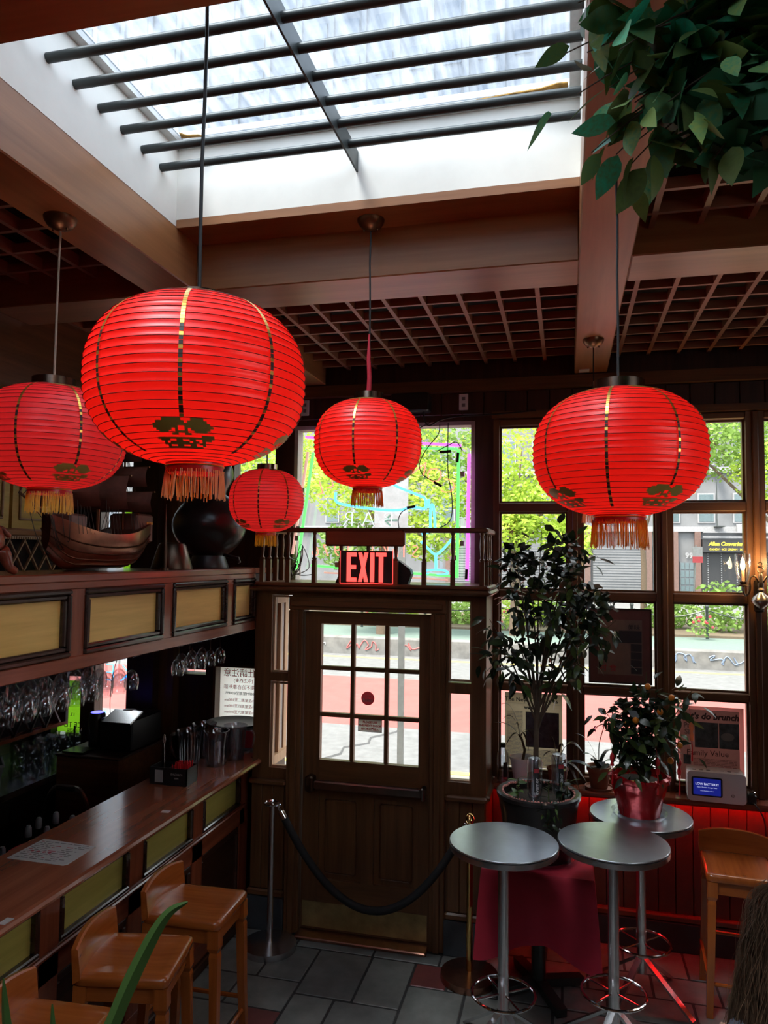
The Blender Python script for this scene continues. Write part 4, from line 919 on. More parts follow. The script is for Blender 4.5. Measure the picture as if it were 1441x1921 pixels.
# ------------------------------------------------------------ lanterns
GLYPH = ['...######...####...', '.#########.######..', '##################.', '########..#########', '.#####.#..#.######.', '..###..####..####..', '......##..##.......', '...............####', '.##################', '..###..##..##..###.', '...#.######.##.#...', '...##########.##...', '....#..##..##..#...', '....###########....']
def lantern(label, loc, R, h, phase, ceil_z, canopy, cord, tassel, body, tl=.07, ribs=30, rt=.085, rb=.08, tape=False, cap_h=.03, colr=None, watt=.66):
    """origin at the middle of the paper body; ceil_z is where the cord is fixed"""
    t = thing('paper_lantern', label, 'lantern', loc, group='red paper lanterns')
    e = 2.35; Hz = (h/2)/((1-(rb/R)**e)**(1/e))
    def rad(z): return R*max(0, 1-abs(z/Hz)**e)**(1/e)
    # arc-length spaced ribs
    zs = [-h/2+h*i/400 for i in range(401)]; pl = [0]
    for i in range(400): pl.append(pl[-1]+math.hypot(rad(zs[i+1])-rad(zs[i]), h/400))
    def atl(s):
        for i in range(400):
            if pl[i+1] >= s: return zs[i]+(zs[i+1]-zs[i])*(s-pl[i])/(pl[i+1]-pl[i])
        return h/2
    rz = [atl(pl[-1]*k/ribs) for k in range(ribs+1)]
    prof = []; sub = 4
    for k in range(ribs):
        for j in range(sub):
            s = pl[-1]*(k+j/sub)/ribs; z = atl(s); prof.append((rad(z)*(1+.010*(1-math.sin(PI*j/sub)) if 0 else 1)-.0022*math.sin(PI*j/sub), z))
    prof.append((rad(h/2), h/2))
    MB().lathe(prof, 64, cap0=False, cap1=False).local('paper_body', body, t)
    mb = MB()
    for z in rz[1:-1]: mb.tube([((rad(z)+.0005)*math.cos(2*PI*i/64), (rad(z)+.0005)*math.sin(2*PI*i/64), z) for i in range(64)], .0010, 3, closed=True)
    mb.local('wire_ribs', 'wire', t, kind='stuff')
    NM = 8
    for q in range(NM):
        a0 = phase+2*PI*q/NM; mb = MB(); steps = ribs*2
        lo, hi = (.27, .93) if q % 2 == 0 else (.10, .95)
        for i in range(steps):
            f0, f1 = i/steps, (i+.86)/steps
            if not lo < f0 < hi: continue
            z0, z1 = atl(pl[-1]*f0), atl(pl[-1]*f1); w_ = .0042
            mb.cur = 1 if (f0 < .62 and i % 3) else 0
            vs = []
            for z in (z0, z1):
                r = rad(z)+.002
                for sgn in (-1, 1): da = sgn*w_/max(r, .02); vs.append((r*math.cos(a0+da), r*math.sin(a0+da), z))
            mb.add(vs, [(0, 1, 3, 2)])
        mb.local('gold_stripe', ['gold', 'black_line'], t)
        if q % 2 == 0:
            for low in (True, False):
                mb = MB(); gw = .0068*R/.26; rows_ = len(GLYPH); s0 = pl[-1]*(.125 if low else .985)
                for j, row in enumerate(GLYPH):
                    s1 = s0+(rows_-1-j)*gw if low else s0-(rows_-j)*gw*.72
                    z0, z1 = atl(s1), atl(s1+gw*(1.02 if low else .74))
                    for i, ch in enumerate(row):
                        if ch != '#': continue
                        vs = []
                        for z in (z0, z1):
                            r = rad(z)+.0026
                            for u in (i-9.5, i-8.48): da = u*gw/max(r, .05); vs.append((r*math.cos(a0+da), r*math.sin(a0+da), z))
                        mb.add(vs, [(0, 1, 3, 2)])
                mb.local('gold_medallion', 'gold_dark' if low else 'gold', t)
    r1 = rad(h/2); MB().lathe([(r1-.006,h/2-.006),(r1+.001,h/2-.004),(r1+.001,h/2+cap_h),(r1-.003,h/2+cap_h),(r1-.005,h/2)], 32, cap0=False, cap1=False).local('top_collar', 'cap_metal', t)
    MB().tube([(-r1+.002, 0, h/2+cap_h*.4), (r1-.002, 0, h/2+cap_h*.4)], .0025, 5).local('hanger_wire', 'cap_metal', t)
    r2 = rad(-h/2); rg = MB().lathe([(r2-.004,-h/2-.022),(r2+.001,-h/2-.022),(r2+.001,-h/2+.004),(r2-.004,-h/2+.004)], 32, cap0=False, cap1=False).local('bottom_collar', 'red_plastic' if colr is None else colr, t)
    MB().tube([((r2+.002)*math.cos(2*PI*i/40), (r2+.002)*math.sin(2*PI*i/40), -h/2-.006) for i in range(40)], .002, 5, closed=True).local('gold_cord', 'gold', t)
    mb = MB(); ns = int(2*PI*r2/.0042)
    for i in range(ns):
        a = 2*PI*i/ns+rnd(-.02, .02); r = r2+rnd(-.001, .003); L = tl*rnd(.86, 1.06); k = rnd(-.006, .008); da = rnd(-.03, .03)
        mb.tube([(r*math.cos(a), r*math.sin(a), -h/2-.016), ((r+k*.6)*math.cos(a+da*.5), (r+k*.6)*math.sin(a+da*.5), -h/2-.016-L*.5), ((r+k)*math.cos(a+da), (r+k)*math.sin(a+da), -h/2-.016-L)], .0013, 3)
    mb.local('tassel_fringe', tassel, t, kind='stuff')
    ld = bpy.data.lights.new('added_lantern_light', 'POINT'); ld.energy = watt; ld.color = (1, .80, .62); ld.shadow_soft_size = .05  # point light added inside each lantern to brighten it and the room
    lo_ = link('added_lantern_light', ld, t); lo_.location = (0, 0, -.02)
    ct = ceil_z-loc[2]
    MB().tube([(rnd(-.002, .002) if 0 < i < 8 else 0, rnd(-.002, .002) if 0 < i < 8 else 0, h/2+cap_h*.4+(ct-h/2-cap_h*.4)*i/8) for i in range(9)], .0042, 6).local('cord', cord, t)
    if tape: MB().tube([(0, 0, h/2+cap_h), (.003, 0, h/2+.10), (-.002, 0, h/2+.18), (0, 0, h/2+.29)], [.011, .010, .009, .004], 8).local('red_tape', 'tape_red', t)
    if canopy:
        cp = MB().lathe([(.060,ct),(.058,ct-.012),(.045,ct-.032),(.02,ct-.045),(.008,ct-.05)], 24, cap0=True).local('canopy', 'bronze', t)
        for a in (0, PI): MB().ball((.03*math.cos(a), .03*math.sin(a), ct-.045), .005, 6, 4).local('screw', 'bronze', cp)
    return t
lantern('largest red lantern hanging in the foreground', (-.809, 1.50, 2.828), .243, .372, -1.21, 4.29, False, 'cord_black', 'tassel_orange', 'lantern_red', .062, 32, rt=.075, rb=.062, cap_h=.012)
lantern('pinkish red lantern cut by the left edge, yellow fringe', (-1.835, 2.325, 2.862), .262, .375, -.553, 3.69, True, 'cord_tan', 'tassel_yellow', 'lantern_pink', .075, 28, rb=.075)
lantern('middle red lantern with red taped cord over the exit sign', (-.828, 3.05, 2.925), .232, .375, -1.567, 3.912, True, 'cord_black', 'tassel_orange', 'lantern_red', .068, 28, rb=.062, tape=True)
lantern('red lantern with orange fringe before the right window', (.158, 2.39, 2.770), .262, .388, -2.545, 3.69, False, 'cord_black', 'tassel_orange', 'lantern_red', .085, 30, rb=.078)
lantern('small far red lantern beside the black gourd vase', (-1.735, 4.1, 2.765), .222, .372, -.593, 3.69, True, 'cord_black', 'tassel_yellow', 'lantern_pink', .07, 28, rb=.058)
lantern('red lantern hidden behind the right one, canopy and cord showing', (.152, 4.314, 2.885), .19, .32, .3, 3.69, True, 'cord_black', 'tassel_orange', 'lantern_red', .07, 26, rb=.058)
plain('cord_hook', (.02, .02, .02), .5)

# ------------------------------------------------------------ balustrade, exit sign and neon above the door
bl = thing('balustrade', 'dark wooden balustrade on top of the door bay', 'balustrade', (-1.25, 4.68, 2.262))
MB().bevbox(-2.03, -.475, 4.655, 4.71, 2.595, 2.628, .008).build('hand_rail', 'brown_wood_x', bl); MB().bevbox(-.53, -.475, 4.71, 5.14, 2.595, 2.628, .008).build('hand_rail', 'brown_wood_y', bl); MB().bevbox(-2.03, -1.975, 4.71, 5.14, 2.595, 2.628, .008).build('hand_rail', 'brown_wood_y', bl)
bmsh = MB().box(-.0145, .0145, -.0145, .0145, 0, .15).lathe([(.012,.15),(.016,.156),(.017,.163),(.010,.170),(.009,.18),(.012,.21),(.0145,.25),(.0125,.29),(.009,.315),(.014,.325),(.014,.335)], 12).mesh('baluster', 'brown_wood_z')
for x in [-2.0+i*.1855 for i in range(9)]: shared('baluster', bmsh, Matrix.Translation((x+1.25, .0, 0)), bl)
for x in (-2.0, -.503):
    for y in (4.80, 4.92, 5.04): shared('baluster', bmsh, Matrix.Translation((x+1.25, y-4.68, 0)), bl)
MB().bevbox(-1.54, -1.005, 4.625, 4.652, 2.505, 2.612, .012).build('name_board', 'bar_wood_x', bl)
t = thing('exit_sign', 'red glowing EXIT sign with a black emergency light behind', 'exit sign', (-1.26, 4.645, 2.262))
MB().prism([(-1.49,2.263),(-1.46,2.33),(-1.44,2.38),(-1.40,2.42),(-1.33,2.45),(-1.26,2.458),(-1.17,2.45),(-1.06,2.415),(-.985,2.36),(-.975,2.33),(-1.0,2.263)], 4.705, 4.78, Matrix(((1,0,0,0),(0,0,1,0),(0,1,0,0),(0,0,0,1)))).build('emergency_light', 'black', t)
plain('exit_panel', (.05, .03, .035), .15)
pn = MB().bevbox(-1.435, -1.085, 4.635, 4.645, 2.266, 2.476, .003).build('panel', 'exit_panel', t)
MB().box(-1.437, -1.083, 4.636, 4.644, 2.263, 2.266).box(-1.4375, -1.4355, 4.636, 4.644, 2.266, 2.476).box(-1.0845, -1.0825, 4.636, 4.644, 2.266, 2.476).build('lit_edge', 'exit_red', t)
def letter_box(parts, x, sx):
    mb = MB()
    for q in parts:
        if q[0] == 'r': _, a, b, c, d = q; mb.box(x+a*sx, x+b*sx, 4.631, 4.6345, 2.275+c*.19, 2.275+d*.19)
        else:
            _, (a, c), (b, d), w_ = q
            mb.prism([(x+(a-w_)*sx, 2.275+c*.19), (x+(a+w_)*sx, 2.275+c*.19), (x+(b+w_)*sx, 2.275+d*.19), (x+(b-w_)*sx, 2.275+d*.19)], 4.631, 4.6345, Matrix(((1,0,0,0),(0,0,1,0),(0,1,0,0),(0,0,0,1))))
    return mb
letter_box([('r',0,.4,0,1),('r',.4,1,0,.14),('r',.4,1,.86,1),('r',.4,.95,.43,.57)], -1.39, .066).build('letter_e', 'exit_red', t)
letter_box([('d',(.18,0),(.82,1),.19),('d',(.82,0),(.18,1),.19)], -1.312, .066).build('letter_x', 'exit_red', t)
letter_box([('r',0,1,0,1)], -1.232, .027).build('letter_i', 'exit_red', t)
letter_box([('r',.3,.7,0,.87),('r',0,1,.87,1)], -1.195, .07).build('letter_t', 'exit_red', t)
# neon sign in the upper window
ns = thing('neon_sign', 'neon bar sign with bottle and martini glass in the upper window', 'neon sign', (-1.29, 5.08, 2.262))
YN = 5.10
def tube(name, pts, mat, r=.009, sm=True, n=6): return MB().tube(smooth_path([(p[0], YN, p[1]) for p in pts], n) if sm else [(p[0], YN, p[1]) for p in pts], r, 6).build(name, mat, ns)
tube('green_tube', [(-.735,2.30),(-.728,3.19)], 'neon_green', .012, False); tube('green_tube', [(-.735,3.195),(-1.80,3.25)], 'neon_green', .010, False); tube('green_tube', [(-1.80,3.19),(-1.90,2.42),(-1.92,2.36)], 'neon_green', .011); tube('green_tube', [(-.78,2.31),(-1.80,2.37)], 'neon_green', .009, False)
tube('purple_tube', [(-.665,2.28),(-.655,3.16)], 'neon_purple', .013, False); tube('purple_tube', [(-.71,3.22),(-1.86,3.31)], 'neon_purple', .011, False); tube('pink_tube', [(-1.84,3.2),(-1.945,2.45)], 'neon_off', .011, False); tube('pink_tube', [(-.80,2.285),(-1.7,2.32)], 'neon_off', .007, False)
arc = [('C',-.80,2.93,-.30),('O',-.90,3.01,-.27),('N',-1.01,3.06,-.2),('G',-1.14,3.10,-.08),('E',-1.26,3.11,0),('E',-1.38,3.10,.08),('V',-1.50,3.06,.16),('I',-1.59,3.02,.22),('L',-1.67,2.98,.28),('L',-1.75,2.93,.34)]
for ch, x, z, a in arc:
    me = text_mesh(ch, .155, 'neon_red', depth=.005, bold=-.004, mirror=True, shear=.0); M_ = Matrix.Translation((x+1.29, YN-5.08, z-2.262)) @ Matrix.Rotation(-a, 4, 'Y') @ Matrix.Rotation(PI/2, 4, 'X'); shared('red_letter', me, M_, ns)
for ch, x in (('B',-1.23),('A',-1.375),('R',-1.525)):
    shared('pale_letter', text_mesh(ch, .165, 'neon_pale', depth=.005, bold=-.006, mirror=True), Matrix.Translation((x+1.29, YN-5.08, 2.70-2.262)) @ Matrix.Rotation(PI/2, 4, 'X'), ns)
for ch, x in zip('SINCE 1976', [-1.03-.082*i for i in range(10)]):
    if ch != ' ': shared('red_letter', text_mesh(ch, .13, 'neon_red', depth=.005, bold=-.003, mirror=True), Matrix.Translation((x+1.29, YN-5.08, 2.475-2.262)) @ Matrix.Rotation(PI/2, 4, 'X'), ns)
# blue bottle pouring into a glass
tube('blue_tube', [(-1.62,2.90),(-1.62,2.84),(-1.55,2.81),(-1.3,2.775),(-1.15,2.77),(-1.05,2.79),(-.97,2.78),(-.955,2.80),(-.965,2.85),(-1.0,2.87),(-1.15,2.93),(-1.25,2.98),(-1.4,3.0)], 'neon_blue', .010)
tube('blue_tube', [(-.94,2.785),(-.935,2.845),(-.955,2.84),(-.96,2.79)], 'neon_blue', .009, False)
tube('blue_tube', [(-.985,2.60),(-.93,2.625),(-.925,2.72),(-.92,2.80),(-.905,2.80),(-.895,2.72),(-.885,2.635),(-.83,2.635),(-.76,2.61)], 'neon_blue', .009)
tube('blue_tube', [(-.99,2.55),(-.94,2.50),(-.885,2.46),(-.83,2.50),(-.77,2.57)], 'neon_blue', .009); tube('blue_tube', [(-.885,2.46),(-.882,2.36)], 'neon_blue', .010, False)
MB().tube([(-.882+.085*math.cos(2*PI*i/24), YN, 2.335+.018*math.sin(2*PI*i/24)) for i in range(24)], .008, 6, closed=True).build('blue_tube', 'neon_blue', ns)
for k, pts in enumerate(([(-.86,3.37),(-.87,3.30),(-.95,3.20),(-1.0,3.10),(-.98,3.02),(-.90,2.97)],[(-.80,3.38),(-.80,3.05),(-.77,2.85),(-.78,2.70),(-.86,2.64)],[(-1.08,3.37),(-1.05,3.33),(-.98,3.36),(-.92,3.39)],[(-1.14,2.62),(-1.15,2.70),(-1.12,2.76),(-1.06,2.785)],[(-1.90,2.40),(-1.94,2.36),(-1.88,2.30),(-1.75,2.31)],[(-.70,3.18),(-.74,3.24),(-.80,3.22),(-.88,3.18)])):
    MB().tube(smooth_path([(p[0], YN-.02, p[1]) for p in pts], 6), .0035, 5).build('wire', 'cord_black', ns)
for x, z, dx, dz in ((-.90,2.965,.055,-.03),(-1.09,2.785,.06,.01),(-.735,3.1,.005,.07),(-.67,2.29,.004,.07),(-.76,2.31,.004,.07),(-.86,3.175,.08,.005),(-1.93,2.33,.02,.05)): MB().bar((x, YN-.012, z), (x+dx, YN-.012, z+dz), .018, .018).build('end_cap', 'cord_black', ns)
for k, (x, z) in enumerate(((-1.90,2.62),(-1.91,2.55),(-1.87,2.9),(-.70,2.52),(-.70,3.0),(-.75,2.42),(-1.6,2.36))): MB().box(x-.013, x+.013, YN-.02, YN+.02, z, z+.035).build('clip', 'plastic_white', ns)
tr_ = thing('wire_tangle', 'loose grey wires hanging behind the left balusters', 'wires', (-1.85, 4.95, 2.262))
rr = random.Random(4)
for k in range(6): MB().tube(smooth_path([(-1.92+rr.uniform(-.03, .1), 4.95, 2.266+.01*k), (-1.90+rr.uniform(-.05, .1), 4.93, 2.40), (-1.85+rr.uniform(-.06, .06), 4.95, 2.46+rr.uniform(-.06, .08)), (-1.80+rr.uniform(-.05, .05), 4.95, 2.36), (-1.88, 4.96, 2.30)], 6), .003, 5).build('strand', 'plastic_grey', tr_)
t = thing('tv_bracket_box', 'black box with hanging cable on the wall above the neon window', 'box', (-1.0, 5.08, 3.46)); MB().bevbox(-1.20, -.93, 5.02, 5.14, 3.46, 3.59, .008).build('case', 'black', t); MB().tube(smooth_path([(-.97, 5.06, 3.46), (-.965, 5.06, 3.40), (-.93, 5.06, 3.36), (-.85, 5.07, 3.40), (-.72, 5.09, 3.425), (-.5, 5.095, 3.43), (-.2, 5.095, 3.448)], 6), .006, 6).build('cable', 'cord_black', t)
for k, x in enumerate((-.70, -1.88)):
    t = thing('wall_outlet', ['white wall outlet right of the middle lantern', 'white wall outlet near the left wall corner'][k], 'outlet', (x, 5.13, 3.53)); MB().bevbox(x-.032, x+.032, 5.126, 5.1345, 3.475, 3.59, .003).build('plate', 'plastic_white', t)
    for z in (3.51, 3.555): MB().box(x-.012, x+.012, 5.1245, 5.126, z-.012, z+.012).build('socket', 'plastic_grey', t)
t = thing('beam_outlet', 'white outlet plate on the underside of the ceiling beam', 'outlet', (.12, 5.02, 3.69)); MB().box(.085, .15, 4.98, 5.05, 3.684, 3.69).build('plate', 'plastic_white', t)

# ------------------------------------------------------------ stanchions with rope
def stanchion(x, y, h, base, post, label, top):
    t = thing('stanchion', label, 'stanchion', (x, y, 0))
    MB().lathe([(.165,0),(.168,.008),(.165,.038),(.06,.050),(.02,.052)], 36, (x, y, 0)).build('base', base, t)
    MB().lathe([(.0185,.045),(.0185,h)], 18, (x, y, 0)).build('post', post, t)
    if top == 'disc': MB().lathe([(.02,h),(.052,h+.004),(.056,h+.012),(.050,h+.016),(.046,h+.010),(.012,h+.012),(.012,h+.022),(.004,h+.026)], 24, (x, y, 0)).build('finial', 'chrome', t)
    else: MB().lathe([(.022,h),(.022,h+.01),(.010,h+.016),(.020,h+.03),(.029,h+.048),(.020,h+.072),(.006,h+.082)], 20, (x, y, 0)).build('finial', 'brass', t)
    return t
stanchion(-1.80, 4.45, .875, 'steel', 'steel', 'brushed steel stanchion post left of the exit door', 'disc')
stanchion(-.555, 4.44, .86, 'copper', 'brass', 'brass stanchion post with ball finial by the tablecloth', 'ball')
t = thing('rope', 'black velvet barrier rope sagging across the exit door', 'rope', (-1.18, 4.45, .30))
A, B = Vector((-1.715, 4.447, .80)), Vector((-.60, 4.44, .82)); pts = []
for i in range(25): u = i/24; p = A.lerp(B, u); p.z -= .52*(1-(2*u-1)**2)*(.92+.08*u); pts.append(p)
MB().tube(pts, .0235, 10).build('velvet', 'rope', t)
for e, (p, q) in enumerate(((pts[0], pts[1]), (pts[-1], pts[-2]))): d = (Vector(p)-Vector(q)).normalized(); MB().tube([p, Vector(p)+d*.05], .0245, 10).tube(smooth_path([Vector(p)+d*.05, Vector(p)+d*.075, Vector((-1.745 if e == 0 else -.583, 4.447, .884)), Vector((-1.757 if e == 0 else -.574, 4.447, .878))], 4), .007, 6).build('hook', 'chrome', t)

# ------------------------------------------------------------ bar stools
def stool(label, loc, rz):
    t = thing('bar_stool', label, 'stool', loc, rz, group='wooden bar stools')
    # local: seat about 0.40 square, low back on the -x side
    mb = MB(); mb.smooth = True; vs = []; fs = []; rings = [(.010,.704),(.002,.708),(0,.716),(0,.732),(.004,.741),(.014,.746),(.05,.7415),(.10,.738)]
    for ins, z in rings:
        hx, hy, r = .195-ins, .182-ins, max(.004, .028-ins*.3)
        for cx_, cy_, a0 in ((hx-r, hy-r, 0), (-hx+r, hy-r, 90), (-hx+r, -hy+r, 180), (hx-r, -hy+r, 270)):
            for i in range(5): a = R_(a0+90*i/4); vs.append((cx_+r*math.cos(a), cy_+r*math.sin(a), z))
    for k in range(len(rings)-1):
        for i in range(20): fs.append((k*20+i, k*20+(i+1) % 20, (k+1)*20+(i+1) % 20, (k+1)*20+i))
    fs += [tuple(range(19, -1, -1)), tuple((len(rings)-1)*20+i for i in range(20))]
    mb.add(vs, fs); mb.local('seat', 'stool_wood_x', t)
    mb = MB(); n = 12; vs = []; fs = []
    for i in range(n+1):
        v = i/n*2-1; y = v*.186; bx = -.195+.020*v*v; zt = .875-.022*v*v
        vs += [(bx-.014, y, .715), (bx+.018, y, .735), (bx+.004, y, zt-.006), (bx-.004, y, zt), (bx-.024, y, zt-.004)]
    for i in range(n):
        for k in range(5): a, b = i*5+k, i*5+(k+1) % 5; fs.append((a, b, b+5, a+5))
    fs += [(4, 3, 2, 1, 0), tuple(n*5+k for k in range(5))]
    mb.smooth = True; mb.add(vs, fs); mb.local('backrest', 'stool_wood_y', t)
    for y in (-.150, .150): MB().bevbox(-.15, .15, y-.011, y+.011, .635, .705, .004).local('apron', 'stool_wood_x', t)
    for x in (-.165, .165): MB().bevbox(x-.011, x+.011, -.135, .135, .635, .705, .004).local('apron', 'stool_wood_y', t)
    for sx in (-1, 1):
        for sy in (-1, 1):
            ps = [(.165,.165,.704,.026),(.166,.166,.66,.026),(.167,.167,.625,.027),(.169,.169,.605,.019),(.170,.170,.585,.022),(.171,.171,.56,.021),(.178,.178,.3,.019),(.19,.19,0,.017)]
            vs = []; fs = []
            for (px, py, z, r) in ps: vs += [(sx*px+a*r, sy*(py-.015)+b*r, z) for a, b in ((-1,-1),(1,-1),(1,1),(-1,1))]
            for k in range(len(ps)-1):
                for i in range(4): fs.append((k*4+i, (k+1)*4+i, (k+1)*4+(i+1) % 4, k*4+(i+1) % 4))
            fs += [(0, 1, 2, 3), tuple((len(ps)-1)*4+i for i in (3, 2, 1, 0))]
            mb = MB(); mb.add(vs, fs); mb.local('leg', 'stool_wood_z', t)
    for a, b in (((-.18,-.18,.22),(.18,-.18,.22)),((-.18,.18,.22),(.18,.18,.22)),((.182,-.18,.17),(.182,.18,.17)),((-.182,-.18,.28),(-.182,.18,.28))): MB().tube([a, b], .011, 8).local('stretcher', 'stool_wood_x', t)
    return t
stool('wooden bar stool furthest along the bar, beside the steel stanchion', (-1.76, 3.405, 0), R_(2))
stool('middle wooden bar stool at the bar, crossed by the green leaf', (-1.775, 2.905, 0), R_(11))
stool('nearest wooden bar stool, mostly cut off at the bottom left', (-1.80, 2.37, 0), R_(4))
stool('wooden bar stool standing against the red lit wainscot', (.925, 4.60, 0), R_(-90-4))

# ------------------------------------------------------------ tall metal tables
def hightable(label, x, y, R, h, rz):
    t = thing('high_table', label, 'table', (x, y, 0), rz, group='round metal bar tables')
    MB().lathe([(R-.004,h-.006),(R,h-.004),(R,h),(R-.002,h+.003)], 64).local('top', 'table_top', t)
    MB().lathe([(R-.02,h-.034),(R-.001,h-.034),(R+.001,h-.032),(R+.001,h-.008),(R-.02,h-.008)], 64, cap0=False, cap1=False).local('rim_band', 'steel', t)
    MB().lathe([(.001,h-.03),(R-.02,h-.03)], 40, cap0=False, cap1=False).local('underside', 'black', t)
    MB().lathe([(.027,.14),(.027,h-.03)], 24).local('pole', 'steel', t)
    rg = MB().tube([(.155*math.cos(2*PI*i/48), .155*math.sin(2*PI*i/48), .30) for i in range(48)], .0075, 8, closed=True).local('foot_ring', 'chrome', t)
    for k in range(2): a = k*PI/2+.6; MB().tube([(-.155*math.cos(a), -.155*math.sin(a), .30), (.155*math.cos(a), .155*math.sin(a), .30)], .005, 6).local('spoke', 'chrome', rg)
    for k in range(4): a = k*PI/2+PI/4; MB().bar((.018*math.cos(a), .018*math.sin(a), .22), (.30*math.cos(a), .30*math.sin(a), .01), .035, .014).local('leg', 'steel', t)
    return t
hightable('round metal bar table nearest the exit door', -.308, 3.815, .268, 1.03, 0)
hightable('round metal bar table in front of the red flower pot', .222, 3.965, .270, 1.03, .3)
hightable('round metal bar table carrying the red flower pot', .402, 4.51, .277, 1.0, .15)

# ------------------------------------------------------------ clothed table
t = thing('small_table', 'small square table with black pedestal under the red cloth', 'table', (-.16, 4.44, 0))
MB().bevbox(-.45, .13, 4.17, 4.71, .715, .742, .005).build('top', 'black', t); MB().lathe([(.045,.03),(.04,.08),(.04,.715)], 16, (-.16, 4.44, 0)).build('column', 'iron', t)
for k in range(4): a = k*PI/2+.5; MB().bar((-.16, 4.44, .05), (-.16+.27*math.cos(a), 4.44+.27*math.sin(a), .025), .06, .045).build('foot', 'iron', t)
cl = MB(); cl.smooth = True; cx, cy, zz = -.16, 4.44, .746
def sq(a):  # unit square outline
    c, s = math.cos(a), math.sin(a); k = 1/max(abs(c), abs(s)); return c*k, s*k
NA = 96; ringz = [0, .004, .03, .09, .18, .26, .36]; vs = [(cx, cy, zz)]; fs = []
for r in (.5, 1.0):
    for i in range(NA): a = 2*PI*i/NA; u, v = sq(a); vs.append((cx+u*.295*r, cy+v*.275*r, zz))
for z in ringz[1:]:
    for i in range(NA):
        a = 2*PI*i/NA; u, v = sq(a); cn = abs(math.sin(2*a))**3; fl = z*(.05+.10*cn); f = 1+.0
        wv = .012*math.sin(a*10)*z/.42*(1-cn)
        dx, dy = math.cos(a), math.sin(a); dep = z*(1+.35*cn*(z/.42))
        vs.append((cx+u*.298+dx*(fl+wv), cy+v*.278+dy*(fl+wv), zz-dep))
for i in range(NA): fs.append((0, 1+i, 1+(i+1) % NA))
for k in range(len(ringz)):
    for i in range(NA): a = 1+k*NA; fs.append((a+i, a+NA+i, a+NA+(i+1) % NA, a+(i+1) % NA))
cl.add(vs, fs); o = cl.build('tablecloth', 'cloth_red', None); o.location = (0, 0, 0); tag(o, 'crimson tablecloth draped under the black plant pot', 'tablecloth')

# ------------------------------------------------------------ potted fig tree on the clothed table
def pot(t, c, prof, mat, name='pot', n=40): return MB().lathe(prof, n, c, cap0=True, cap1=False).build(name, mat, t)
PX, PY = -.16, 4.42
t = thing('saucer', 'clear plastic saucer under the black plant pot', 'saucer', (PX, PY, .747)); MB().lathe([(.001,.003),(.19,.003),(.215,.03),(.218,.03),(.195,0),(.001,0)], 36, (PX, PY, .747)).build('dish', 'clear_plastic', t)
fig = thing('potted_fig', 'tall fig tree in a glossy black pot with red beads', 'plant', (PX, PY, .751))
pot(fig, (PX, PY, .751), [(.165,0),(.18,.01),(.215,.25),(.228,.33),(.236,.335),(.238,.355),(.228,.362),(.208,.358),(.198,.31),(.001,.31)], 'black_gloss')
plain('soil_dark', (.03, .022, .015), .95, scale=80, bmp=.8)
MB().lathe([(.198,.312),(.1,.318),(.001,.322)], 24, (PX, PY, .751), cap0=False, cap1=False).build('soil', 'soil_dark', fig)
mb = MB()
plain('bead_pink', (.75, .30, .26), .3)
for i in range(70): a = 2*PI*i/70; mb.ball((PX+.203*math.cos(a), PY+.203*math.sin(a), 1.106+.003*math.sin(i*5)), .0075, 6, 4)
mb.build('bead_string', 'bead_pink', fig, kind='stuff')
TR = [(PX-.015, PY+.02, 1.07), (PX-.015, PY+.03, 1.3), (PX-.012, PY+.03, 1.52), (PX-.005, PY+.03, 1.68)]
MB().tube(TR, [.017, .016, .015, .014], 10).build('trunk', 'bark', fig)
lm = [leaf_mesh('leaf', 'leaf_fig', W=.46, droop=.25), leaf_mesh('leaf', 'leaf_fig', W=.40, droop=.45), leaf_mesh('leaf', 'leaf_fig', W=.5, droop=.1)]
def branchy(parent, starts, lms, count, lsize, bmat, seed, spread=.09, r0=.007, clump=True, down=.35):
    rr = random.Random(seed); wl = wloc(parent); tot = 0
    per = max(1, count//len(starts))
    for k, (p0, p1, p2) in enumerate(starts):
        path = bez(p0, p1, p2, 10)
        MB().tube(path, [r0*(1-.075*i) for i in range(11)], 6).build('branch', bmat, parent)
        for i in range(per):
            u = rr.uniform(.35, 1.0)**.8 if clump else rr.uniform(.2, 1)
            j = min(9, int(u*10)); b = path[j].lerp(path[j+1], u*10-j)
            off = Vector((rr.gauss(0, 1), rr.gauss(0, 1), rr.gauss(0, .8)))*spread*(.35+.65*u)
            p = b+off*.6; d = (off.normalized()+Vector((0, 0, -down))+Vector((rr.uniform(-.5, .5), rr.uniform(-.5, .5), rr.uniform(-.3, .3))))
            shared('leaf', rr.choice(lms), leaf_M(p-wl, d, lsize*rr.uniform(.7, 1.25), rr.uniform(-.9, .9)), parent); tot += 1
    return tot
F0 = Vector(TR[-1])
tips = [(-.36,4.40,2.45),(-.30,4.36,2.52),(-.22,4.42,2.40),(-.14,4.45,2.60),(-.02,4.40,2.60),(.06,4.42,2.55),(.10,4.40,2.42),(.02,4.38,2.36),(.20,4.36,2.28),(.27,4.36,2.10),(.22,4.40,2.16),(.12,4.34,2.02),(-.44,4.40,2.08),(-.46,4.36,1.88),(-.36,4.42,1.80),(-.30,4.36,2.0),(-.08,4.36,2.12),(.05,4.36,1.84),(-.26,4.40,2.22),(-.02,4.44,2.2)]
starts = []
rr = random.Random(21)
for tp in tips:
    tp = Vector(tp); mid = F0.lerp(tp, .5)+Vector((rr.uniform(-.03, .03), rr.uniform(-.03, .03), .10 if tp.z > 2.2 else .02)); starts.append((F0-Vector((0, 0, rr.uniform(0, .25))), mid, tp))
branchy(fig, starts, lm, 560, .082, 'bark', 22, .085)
